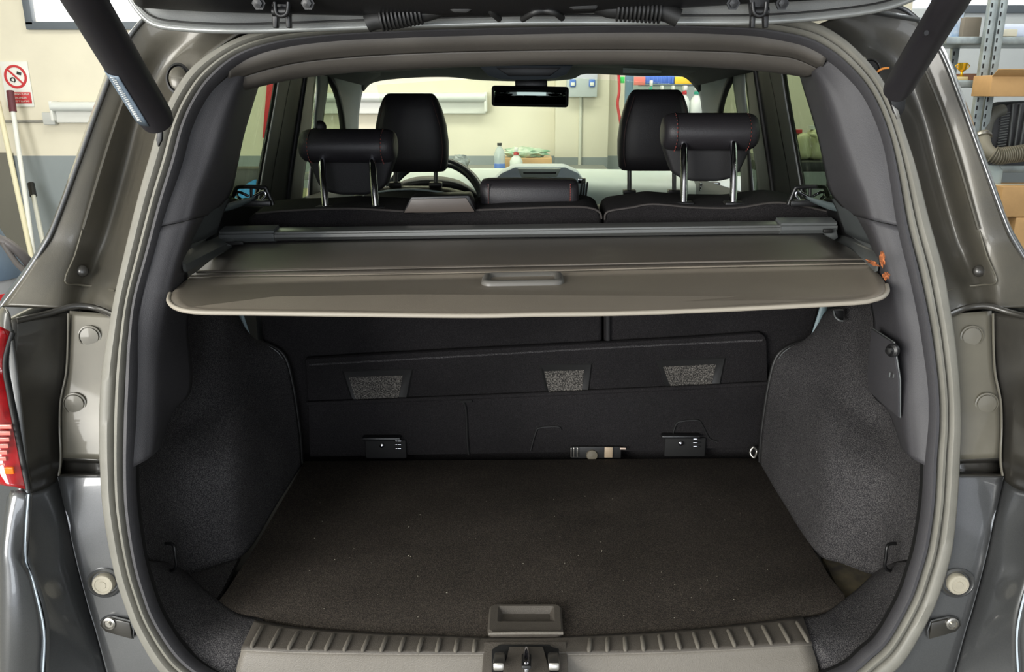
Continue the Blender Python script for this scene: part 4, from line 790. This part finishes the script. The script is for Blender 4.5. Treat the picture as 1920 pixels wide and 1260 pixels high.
front_seat(1159, 1295, 169, 320, 'right front seat with tapered black headrest, behind the plain side of the dashboard', 1100, 1358, 360, (1180, 1264))

# ------------------------------------------------------------ garage contents
def wallY(d=.0): return WY-d
# no smoking sign
sx, sz = P(30, 158, WY-.02).x, P(30, 158, WY-.02).z; W_, H_ = .19, .30
sg_ = thing('prohibition_sign', 'white sign with red no-smoking ring and red text panel on the cream wall', 'sign', (sx, WY-.01, sz))
rbox('sign_board', (sx, WY-.006, sz), (W_, .008, H_), white, sg_, .001)
red = mat('sign_red', (190, 40, 45), .5); pc = Vector((sx, WY-.011, sz+.05))
ringN = [[pc+Vector((r*math.cos(a), dy, r*math.sin(a))) for a in [k*2*math.pi/40 for k in range(40)]] for r, dy in ((.078, .002), (.078, -.002), (.062, -.002), (.062, .002))]
loopslab('sign_ring', ringN, red, sg_, 20, caps=False)
rbox('sign_slash', pc+Vector((0, -.001, 0)), (.13, .003, .013), red, sg_, .0005, Matrix.Rotation(R(45), 3, 'Y'))
rbox('match_symbol', pc+Vector((.028, -.001, .022)), (.030, .003, .020), black, sg_, .001, Matrix.Rotation(R(15), 3, 'Y'))
ringN = [[pc+Vector((-.022+r*math.cos(a), dy, -.022+r*math.sin(a))) for a in [R(-60+k*15) for k in range(18)]] for r, dy in ((.019, .002), (.019, -.002), (.011, -.002), (.011, .002))]
loopslab('smoke_symbol', ringN, black, sg_, 20, caps=False)
rbox('text_panel', (sx+.002, WY-.011, sz-.09), (.165, .003, .075), red, sg_, .0005)
rotw = Matrix.Rotation(R(90), 3, 'X')
for k, t in enumerate(('PROHIBIDO FUMAR', 'O ENCENDER', 'FUEGO Y LLAMAS')):
    text('sign_text', t, Vector((sx+.002, WY-.0135, sz-.067-.023*k)), rotw, .017, white, sg_)
# poles leaning on the wall
def pole(name, a, b, Ya, r, m, label, grip=None):
    A = P(*a, Ya); d = P(*b, Ya-.25)-A; B = A + d*(A.z/-d.z)
    o = thing(name, label, 'broom', B)
    tube('handle_pole', [A, B+Vector((0, 0, .05))], r, m, o, 10, 1, False)
    if grip: tube('grip', [A+(A-B).normalized()*.002, A+(B-A).normalized()*grip[1]], r*1.5, grip[0], o, 10, 1, False)
    rbox('brush_head', B+Vector((0, 0, .04)), (.3, .05, .08), blackS, o, .01); return o
cream = mat('cream_pole', (225, 218, 185), .5); pale = mat('pale_metal_pole', (205, 205, 195), .35, .3)
pole('broom', (19,171), (64,480), WY-.10, .016, white, 'white broom handle with a dark red grip below the wall sign', (mat('dark_red_grip', (90, 35, 45), .5), .14))
pole('broom', (-4,190), (58,478), WY-.12, .017, cream, 'cream broom handle at the far left wall, left of the red-gripped one')
pole('broom', (58,345), (80,452), WY-.12, .016, pale, 'shorter pale pole with a black top leaning on the grey wall', (black, .10))
# grey board behind the poles
tag(rbox('grey_board', (P(10,400,WY-.06).x-.1, WY-.03, .55), (.40, .03, 1.1), mat('olive_grey_board', (104, 102, 92), .7), None, .004), 'olive grey board leaning low against the wall behind the broom handles', 'board')
# tube light housings
def tubelight(x0, x1, y, label, box=False):
    A, B = P(x0, y, WY-.06), P(x1, y, WY-.06); c = (A+B)/2; o = thing('tube_light', label, 'lamp', (c.x, WY-.03, c.z))
    rbox('housing', (c.x, WY-.035, c.z-.03), ((B-A).x, .06, .10), white, o, .01)
    tube('diffuser', [Vector((A.x, WY-.085, c.z+.03)), Vector((B.x, WY-.085, c.z+.03))], .032, mat('frosted_diffuser', (214, 218, 214), .3) if 'frosted_diffuser' not in bpy.data.materials else bpy.data.materials['frosted_diffuser'], o, 16, 1, False)
    for x in (A.x, B.x): rbox('end_fitting', (x, WY-.06, c.z), (.02, .09, .13), white, o, .005)
    return o
tubelight(102, 420, 208, 'unlit tube light on the cream wall left of the car, beside a junction box')
tubelight(560, 911, 191, 'long white tube light on the wall seen through the windscreen')
jb = P(94, 222, WY-.03)
tag(rbox('junction_box', (jb.x, WY-.028, jb.z), (.085, .054, .085), mat('grey_box_plastic', (196, 198, 194), .5), None, .008), 'square grey junction box at the left end of the tube light', 'electrical box')
A = P(-60, 228, WY-.015); tag(tube('wall_conduit', [Vector((A.x, WY-.012, jb.z-.02)), Vector((jb.x-.04, WY-.012, jb.z-.02))], .009, mat('grey_conduit', (150, 148, 140), .5), None, 8, 1, False), 'thin grey conduit running left from the junction box', 'conduit')
# red door strip seen through left quarter window
rx = P(512, 200, WY-.05).x
tag(rbox('red_banner', (rx, WY-.012, P(512, 190, WY).z+.05), (.10, .02, .62), mat('red_fabric', (205, 50, 60), .6), None, .004, Matrix.Rotation(R(10), 3, 'Y')), 'red strip hanging on the wall seen through the left rear quarter window', 'banner')
# socket box on column
q0, q1 = P(1063, 124, 5.80), P(1119, 182, 5.80)
sbx = thing('socket_box', 'pale grey switch box with two blue sockets high on the column', 'electrical box', ((q0.x+q1.x)/2, 5.84, q1.z))
rbox('box_body', ((q0.x+q1.x)/2, 5.81, (q0.z+q1.z)/2+.03), (q1.x-q0.x, .075, q0.z-q1.z+.06), mat('pale_grey_enclosure', (186, 194, 196), .4), sbx, .006)
blu = mat('socket_blue', (80, 120, 200), .4)
for x in (1074, 1110):
    p = P(x, 156, 5.77); k = rbox('socket', p, (.042, .02, .050), blu, sbx, .008); rbox('socket_cover', p+Vector((0, -.012, -.006)), (.026, .006, .022), white, k, .002)
cxx = P(1088, 250, 5.83).x
tag(tube('column_conduit', [Vector((cxx, 5.838, q1.z)), Vector((cxx, 5.838, .0))], .012, mat('cream_conduit', (206, 206, 192), .5), None, 10, 1, False), 'vertical conduit running down the column below the socket box', 'conduit')
# bench with bottles and carton ahead of the windscreen
bz = P(990, 322, 5.25).z
bn = thing('workbench', 'workbench below the wall ahead of the windscreen', 'bench', (-.45, 5.4, 0))
rbox('bench_top', (-.45, 5.45, bz-.02), (1.9, .6, .04), mat('grey_bench_top', (120, 122, 120), .5), bn, .004)
for x in (-1.32, .42):
    for y in (5.2, 5.7): rbox('leg', (x, y, (bz-.04)/2), (.05, .05, bz-.04), frM, bn, .003)
def carton(name, x0, x1, yt, yb, Y, dep, label, m=card, tape=True, z=None, flaps=False):
    a, b = P(x0, yb, Y), P(x1, yt, Y); z0 = a.z if z is None else z
    o = thing(name, label, 'box', ((a.x+b.x)/2, Y+dep/2, z0)); h = b.z-z0
    rbox('carton_body', ((a.x+b.x)/2, Y+dep/2, z0+h/2), (b.x-a.x, dep, h), m, o, .004)
    if tape: rbox('tape', ((a.x+b.x)/2, Y+dep/2, z0+h-.0005), (b.x-a.x+.002, .05, .003), mat('pale_tape', (205, 195, 170), .3) if 'pale_tape' not in bpy.data.materials else bpy.data.materials['pale_tape'], o, .0005)
    if flaps: rbox('flap', ((a.x+b.x)/2, Y-.02, z0+h+.01), (b.x-a.x, .06, .004), m, o, .001, Matrix.Rotation(R(-35), 3, 'X'))
    return o
carton('cardboard_box', 938, 1035, 297, 322, 5.32, .22, 'open cardboard box on the bench with a green bag on top', z=bz)
gb = P(985, 290, 5.4); gz = P(985, 297, 5.32).z
bm = bmesh.new(); bmesh.ops.create_icosphere(bm, subdivisions=3, radius=1)
for v in bm.verts:
    n = math.sin(v.co.x*9+v.co.y*7)*.12+math.sin(v.co.z*11+v.co.x*5)*.1; v.co *= (1+n); v.co = Vector((gb.x+v.co.x*.14, 5.43+v.co.y*.08, gz+.028+v.co.z*.036))
tag(bmo('plastic_bag', bm, mat('green_white_bag', (205, 215, 195), .4, rgb2=(110, 165, 130), vs=14), None, 60), 'crumpled green and white plastic bag on top of the cardboard box', 'bag')
def bottle(x, yb, yt, Y, r, body, capm, label, shape='bottle', z=None, grp=None, band=None):
    a = P(x, yb, Y); z0 = a.z if z is None else z; H = P(x, yt, Y).z-z0
    o = thing('spray_bottle' if shape == 'spray' else 'bottle', label, 'bottle', (a.x, Y, z0), grp); b = (a.x, Y, z0)
    if shape == 'spray':
        lathe('bottle_body', [(r*.9, 0), (r, .01), (r, H*.45), (r*.75, H*.58), (r*.35, H*.68), (r*.3, H*.72)], b, (0, 0, 1), body, o, 18)
        lathe('collar', [(r*.42, H*.70), (r*.42, H*.78), (r*.3, H*.80)], b, (0, 0, 1), capm, o, 14)
        rbox('trigger_head', (a.x, Y-.012, z0+H*.91), (r*.6, .055, H*.16), white if capm != white else red, o, .004)
        rbox('trigger', (a.x, Y-.034, z0+H*.80), (r*.3, .008, H*.16), capm, o, .002, Matrix.Rotation(R(-15), 3, 'X'))
    else:
        lathe('bottle_body', [(r*.9, 0), (r, .01), (r, H*.28), (r*.94, H*.32), (r, H*.38), (r, H*.62), (r*.7, H*.78), (r*.34, H*.88), (r*.34, H*.92)], b, (0, 0, 1), body, o, 18)
        lathe('bottle_cap', [(r*.42, H*.91), (r*.42, H), (.001, H)], b, (0, 0, 1), capm, o, 14)
        if band: lathe('label_band', [(r*1.01, H*.08), (r*1.012, H*.09), (r*1.012, H*.30), (r*1.01, H*.31)], b, (0, 0, 1), band, o, 18)
    return o
clearb = mat('clear_bottle_plastic', (200, 214, 214), .15); clearb.node_tree.nodes['Principled BSDF'].inputs['Alpha'].default_value = .55
milky = mat('milky_plastic', (214, 222, 212), .35)
bottle(937, 322, 268, 5.2, .034, clearb, blackS, 'clear water bottle with a black cap and blue label on the bench', z=bz, band=blu)
bottle(968, 322, 276, 5.2, .040, milky, red, 'milky spray bottle with a red trigger in front of the cardboard box', 'spray', z=bz)
# crumpled foil left of the wheel, on the bench
bm = bmesh.new(); bmesh.ops.create_icosphere(bm, subdivisions=3, radius=1); fc = P(862, 296, 5.3)
for v in bm.verts:
    n = math.sin(v.co.x*13+v.co.z*9)*.18+math.sin(v.co.y*17)*.15; v.co *= (1+n); v.co = Vector((fc.x+v.co.x*.055, 5.3+v.co.y*.05, bz+.05+v.co.z*.05))
tag(bmo('plastic_wrap', bm, mat('grey_wrap', (150, 158, 158), .25, rgb2=(90, 96, 98), vs=25), None, 60), 'crumpled grey plastic wrap on the bench seen over the steering wheel', 'wrap')
# tool shelf behind right headrest
SY = 5.0; shz = P(1280, 216, SY).z
ts = thing('tool_rack', 'grey-green backed rack of spray bottles seen through the right of the windscreen', 'rack', (P(1260, 200, SY).x, SY+.1, 0))
a, b = P(1168, 300, SY+.25), P(1345, 110, SY+.25)
rbox('back_panel', ((a.x+b.x)/2, SY+.25, 1.0), (b.x-a.x, .02, 2.0), mat('grey_green_panel', (140, 152, 146), .6), ts, .002)
rbox('rack_shelf', ((a.x+b.x)/2, SY+.06, shz-.012), (b.x-a.x, .36, .02), frM, ts, .002)
rbox('rack_post', (P(1178,200,SY).x, SY, 1.0), (.045, .04, 2.0), mat('blue_grey_post', (92, 122, 138), .5), ts, .003)
a2, b2 = P(1208, 150, SY), P(1264, 150, SY)
cr_ = thing('blue_crate', 'blue plastic crate strip along the top of the tool rack', 'crate', ((a2.x+b2.x)/2, SY+.1, a2.z-.03))
rbox('crate_front', ((a2.x+b2.x)/2, SY, a2.z), (b2.x-a2.x, .02, .045), blu, cr_, .003)
for k in range(7): rbox('crate_rib', (a2.x+.03+k*.022, SY-.013, a2.z), (.008, .008, .04), blu, cr_, .002)
rbox('rack_rail', ((a2.x+P(1310,150,SY).x)/2, SY+.05, a2.z-.03), (P(1310,150,SY).x-a2.x+.04, .12, .008), frM, ts, .001)
pp = P(1284, 151, SY); tag(rbox('yellow_box', (pp.x, SY+.02, pp.z), (.12, .08, .04), mat('yellow_pack', (236, 196, 50), .5), None, .004), 'yellow box beside the blue crate on the tool rack', 'box')
pp = P(1183+15, 152, SY); tag(rbox('red_label_card', (pp.x, SY-.03, pp.z), (.065, .006, .045), mat('salmon_card', (226, 120, 105), .5), None, .001), 'salmon red card hung at the left of the tool rack', 'card')
pp = P(1166, 150, SY); tag(rbox('green_tag', (pp.x, SY-.03, pp.z), (.025, .01, .035), mat('bright_green', (60, 205, 90), .5), None, .002), 'bright green tag left of the salmon card', 'tag')
tag(tube('red_hose', [P(1160,140,SY-.05), P(1161,170,SY-.05), P(1158,195,SY-.05), P(1162,222,SY-.05), P(1166,250,SY-.05)], .008, red, None, 8), 'thin red hose hanging left of the tool rack', 'hose')
for (x, yt, r, cm, lb) in ((1218,150,.022,mat('teal_cap', (40, 160, 130), .4),'white spray bottle with a teal collar, leftmost on the tool rack'),(1238,160,.022,blu,'white bottle with a blue collar, second from the left on the rack'),(1259,160,.022,red,'white spray bottle with a red collar, just above the front headrest'),(1281,160,.034,red,'large spray bottle with a red collar on the tool rack'),(1304,160,.036,None,'large spray bottle with a teal collar, rightmost on the tool rack')):
    bottle(x, 216, yt, SY-.06, r, milky, cm or bpy.data.materials['teal_cap'], lb, 'spray', z=shz, grp='spray bottles on the tool rack')
# jugs outside right quarter window
q = P(1498, 330, 3.6); tz = P(1510, 300, 3.6).z
tb = thing('side_table', 'grey side table outside the right quarter window', 'table', (P(1520, 330, 3.6).x, 3.7, 0))
rbox('table_top', (P(1520,330,3.6).x, 3.75, tz-.02), (.5, .5, .04), blackS, tb, .004)
for dx in (-.22, .22):
    for dy in (-.2, .2): rbox('leg', (P(1520,330,3.6).x+dx, 3.75+dy, (tz-.04)/2), (.04, .04, tz-.04), frM, tb, .003)
cj = mat('cream_jug', (190, 190, 150), .4)
for (x, yt, lb, cm) in ((1500,243,'cream jug with a red cap outside the right quarter window',red),(1525,235,'taller cream jug right of the red capped one outside the window',white)):
    p = P(x, 300, 3.65); H = P(x, yt, 3.65).z-tz
    o = thing('jug', lb, 'jug', (p.x, 3.65, tz)); rbox('jug_body', (p.x, 3.65, tz+H*.45), (.078, .12, H*.9), cj, o, .03, None, 3, .85)
    lathe('jug_cap', [(.018, H*.88), (.018, H), (.001, H)], (p.x-.02, 3.65, tz), (0, 0, 1), cm, o, 14); tube('jug_handle', [Vector((p.x+.02, 3.60, tz+H*.85)), Vector((p.x+.04, 3.58, tz+H*.8)), Vector((p.x+.045, 3.58, tz+H*.6))], .008, cj, o, 8)
# bench with blue cloth outside the left quarter window
xl = P(465, 360, 3.6).x; zl = P(465, 372, 3.6).z
tb = thing('tool_cart', 'low dark tool cart outside the left quarter window', 'cart', (xl, 3.75, 0))
rbox('cart_top', (xl, 3.75, zl-.02), (.7, .5, .04), mat('olive_cart_top', (120, 120, 84), .6), tb, .004); rbox('cart_body', (xl, 3.75, (zl-.04)/2+.03), (.62, .42, zl-.10), blackS, tb, .01)
for dx in (-.25, .25):
    for dy in (-.15, .15): lathe('castor', [(.03, -.012), (.03, .012)], (xl+dx, 3.75+dy, .03), (1, 0, 0), rubberD, tb, 14)
tag(loopslab('blue_cloth', [[Vector((xl+.02+r*math.cos(k*.6283+r), 3.66+r*.8*math.sin(k*.6283), zl+z+.008*math.sin(k*3))) for k in range(10)] for r, z in ((.11, .0), (.085, .025), (.045, .05), (.01, .068))], mat('blue_cloth_cotton', (50, 130, 190), .8), None, 60), 'blue cloth heaped on the tool cart outside the left window', 'cloth')
tag(rbox('dark_case', (xl-.10, 3.85, zl+.055), (.30, .14, .11), blackS, None, .01), 'dark case behind the blue cloth on the tool cart', 'case')

# vacuum cleaner, far left
vx = P(-15, 450, 4.2).x; vm = mat('silver_grey_plastic', (160, 162, 166), .3, .2)
vz = P(0, 540, 4.2).z
vc = thing('vacuum_cleaner', 'silver drum vacuum cleaner with a red stripe at the far left edge', 'vacuum cleaner', (vx, 4.2, 0))
zt = P(0, 425, 4.2).z
lathe('drum', [(.16, .05), (.19, .08), (.19, zt-.28), (.185, zt-.26)], (vx-.09, 4.2, 0), (0, 0, 1), vm, vc, 32)
lathe('stripe', [(.1905, zt-.36), (.192, zt-.358), (.192, zt-.33), (.1905, zt-.328)], (vx-.09, 4.2, 0), (0, 0, 1), red, vc, 32)
lathe('motor_head', [(.195, zt-.26), (.195, zt-.22), (.17, zt-.14), (.12, zt-.02), (.05, zt), (.001, zt)], (vx-.09, 4.2, 0), (0, 0, 1), mat('blue_grey_plastic', (88, 104, 122), .4), vc, 32)
for dx in (-.12, .12): lathe('castor', [(.03, -.012), (.03, .012)], (vx-.09+dx, 4.15, .03), (1, 0, 0), rubberD, vc, 14)
tube('suction_hose', [P(-40,440,4.05), P(-5,448,4.02), P(20,460,4.02), P(45,482,4.05), P(62,510,4.1), P(75,570,4.1)], .024, mat('grey_hose', (86, 82, 82), .45), vc, 12)
tube('suction_wand', [P(5,455,4.0), P(30,492,4.02), P(52,520,4.05), P(70,600,4.1)], .014, mat('grey_wand', (100, 96, 94), .4), vc, 10)

# shelving unit at right
gm = mat('galvanised_shelf', (150, 158, 158), .4, .5, var=.15, vs=20)
hy = [75, 157, 318]
ux0, ux1 = P(1770, 75, 4.5).x, P(1960, 75, 4.5).x+.25
su = thing('shelving_unit', 'galvanised slotted-angle shelving loaded with boxes and parts on the right', 'shelf', ((ux0+ux1)/2, 4.7, 0))
for y in hy:
    z = P(1850, y, 4.45).z; rbox('shelf_board', ((ux0+ux1)/2, 4.72, z), (ux1-ux0, .50, .035), gm, su, .003)
rbox('shelf_board', ((ux0+ux1)/2, 4.72, .40), (ux1-ux0, .50, .035), gm, su, .003)
def spost(x, Y, r, label=None):
    p = rbox('slotted_post', (x, Y, 1.25), (.040, .035, 2.5), gm, su, .003)
    sl_ = []; V = []; Fc = []
    for k in range(60):
        z = .03+.041*k
        for dx in (-.010,):
            b = len(V); V += [(x+dx-.004, Y-.0185, z), (x+dx+.004, Y-.0185, z), (x+dx+.004, Y-.0185, z+.022), (x+dx-.004, Y-.0185, z+.022), (x+dx-.004, Y-.0175, z), (x+dx+.004, Y-.0175, z), (x+dx+.004, Y-.0175, z+.022), (x+dx-.004, Y-.0175, z+.022)]
            Fc += [(b, b+1, b+2, b+3), (b+4, b+7, b+6, b+5), (b, b+4, b+5, b+1), (b+2, b+6, b+7, b+3)]
    q_ = mk('post_slots', V, Fc, rubberD, p, 0); q_['kind'] = 'stuff'
x1 = P(1850, 80, 4.42).x
spost(x1, 4.42, 0); spost(x1+.055, 4.43, 0); spost(P(1788,110,4.95).x, 4.95, 0); spost(ux1-.02, 4.42, 0)
z75, z157, z318 = [P(1850, y, 4.45).z+.0175 for y in hy]
pb_ = thing('picture_box', 'box printed with blue sky and clouds on the top shelf', 'box', (P(1785,45,4.6).x, 4.6, z75))
rbox('box_body', (P(1782,45,4.6).x, 4.65, z75+.09), (.12, .12, .178), mat('cloud_print', (95, 150, 200), .5, rgb2=(225, 230, 235), vs=14), pb_, .003)
carton('brown_carton', 1804, 1842, 32, 70, 4.55, .2, 'dull brown carton on the top shelf left of the post', mat('dull_brown_card', (120, 112, 100), .8), True, z=z75)
tag(rbox('white_pack', (P(1900,60,4.6).x, 4.65, z75+.035), (.22, .14, .07), mat('pale_blue_white', (210, 218, 235), .6), None, .02, None, 3), 'white wrapped bundle on the top shelf right of the post', 'bundle')
tag(rbox('cream_tray', (P(1882,72,4.5).x, 4.5, z75+.018), (.10, .06, .034), mat('cream_tray_plastic', (214, 210, 190), .5), None, .004), 'small cream block on the front edge of the top shelf', 'block')
# trophy
tp = P(1801, 152, 4.5); gold = mat('gold_metal', (226, 180, 50), .25, .8)
tr = thing('trophy', 'small gold trophy cup on the middle shelf', 'trophy', (tp.x, 4.5, z157))
rbox('trophy_base', (tp.x-.01, 4.5, z157+.009), (.07, .05, .017), mat('pale_wood_base', (210, 190, 140), .5), tr, .002)
lathe('cup', [(.018, .018), (.006, .028), (.006, .040), (.020, .052), (.026, .085), (.024, .086), (.016, .06), (.001, .055)], (tp.x, 4.5, z157), (0, 0, 1), gold, tr, 20)
for s_ in (-1, 1): tube('cup_handle', [Vector((tp.x+s_*.024, 4.5, z157+.080)), Vector((tp.x+s_*.036, 4.5, z157+.070)), Vector((tp.x+s_*.018, 4.5, z157+.054))], .0028, gold, tr, 8)
rbx = P(1822, 148, 4.7)
carton('brown_carton', 1806, 1850, 138, 156, 4.7, .15, 'flat reddish brown carton lying behind the trophy', mat('red_brown_card', (150, 105, 80), .8), False, z=z157)
carton('cardboard_box', 1855, 1990, 141, 181, 4.22, .18, 'open pale cardboard box jutting out from the middle shelf', card, False, flaps=True)
# dark engine parts heap and radiator
hp_ = thing('engine_part', 'black plastic engine cowling with ribbed fins stacked on the shelf', 'car part', (P(1885,260,4.5).x, 4.5, z318))
cx_ = P(1890, 250, 4.5).x; H0 = P(1880, 186, 4.5).z - z318
prism('cowling', [P(1842,300,4.5), P(1846,240,4.5), P(1868,205,4.5), P(1900,192,4.5), P(1985,188,4.5), P(1985,312,4.5), P(1850,312,4.5)], (0, .18, 0), mat('dark_engine_plastic', (52, 52, 54), .5, var=.2, vs=15), hp_, .01)
for k in range(16): rbox('fin', P(1885-k*.6, 212+5*k, 4.49), (.045, .012, .006), trimL, hp_, .001, Matrix.Rotation(R(-10), 3, 'Y'))
for k in range(3): tube('cowling_rib', [P(1900+14*k, 195, 4.49), P(1896+12*k, 235, 4.485), P(1890+10*k, 290, 4.49)], .006, trimL, hp_, 8)
tube('air_elbow', [P(1880,206,4.47), P(1862,214,4.45), P(1850,235,4.44), P(1846,262,4.43)], .03, mat('grey_elbow_rubber', (92, 92, 86), .5), hp_, 16)
tag(rbox('red_pack', (P(1848,228,4.5).x, 4.56, (P(1848,228,4.5).z)), (.05, .06, .10), red, None, .004), 'red packet wedged beside the engine part on the shelf', 'packet')
ch = thing('corrugated_duct', 'grey corrugated air duct hanging over the shelf edge at right', 'duct', P(1890,290,4.3))
dp = [P(1842,250,4.38), P(1848,278,4.33), P(1868,292,4.3), P(1895,290,4.3), P(1930,286,4.3), P(1975,284,4.3)]
dc = cr([Vector(p) for p in dp], 7); nD = len(dc)
tube('duct_wall', dp, .034, mat('grey_duct_rubber', (128, 122, 106), .55), ch, 16, 6)
for k in range(12, nD-1):
    lathe('duct_ring', [(.033, -.005), (.044, -.0015), (.044, .0015), (.033, .005)], dc[k], dc[k+1]-dc[k-1], bpy.data.materials['grey_duct_rubber'], ch, 18)
lathe('duct_clamp', [(.040, -.008), (.044, -.006), (.044, .006), (.040, .008)], dc[2], dc[3]-dc[1], steel, ch, 20)
jz = P(1880, 345, 4.4)
tag(lathe('glass_jar', [(.05, 0), (.055, .01), (.055, .075), (.04, .09), (.035, .10)], (P(1885,320,4.25).x, 4.38, P(1885,346,4.38).z), (0, 0, 1), clearb, None, 20), 'clear plastic tub below the corrugated duct', 'tub')
zc = P(1890, 346, 4.25).z
c1_ = carton('cardboard_box', 1872, 2010, 350, 407, 4.2, .2, 'upper taped brown cardboard box below the duct', card)
zt2 = P(1890, 407, 4.2).z
c2_ = carton('cardboard_box', 1880, 2010, 408, 560, 4.2, .2, 'lower brown cardboard box under the taped one', card)
a = P(1880, 560, 4.2)
c3_ = carton('cardboard_box', 1878, 2010, 561, 700, 4.2, .2, 'bottom brown cardboard box of the stack on the floor', card, z=0)

# lint and crumbs on the boot carpet: nobody could count them
V = []; Fc = []
def crumb(p, r):
    b = len(V)
    for d in ((1,0,0),(0,1,0),(-1,0,0),(0,-1,0),(0,0,1)): V.append((p.x+d[0]*r*random.uniform(.5,1.4), p.y+d[1]*r*random.uniform(.5,1.4), p.z+d[2]*r*.7))
    Fc.extend([(b,b+1,b+4),(b+1,b+2,b+4),(b+2,b+3,b+4),(b+3,b,b+4)])
for _ in range(90):
    x, y = random.uniform(560, 1440), random.uniform(930, 1165); crumb(PZ(x, y, .7045), random.choice((.0006, .0006, .0009, .0012)))
o = mk('carpet_lint', V, Fc, mat('pale_lint', (170, 165, 150), .8), board, 0); o['kind'] = 'stuff'
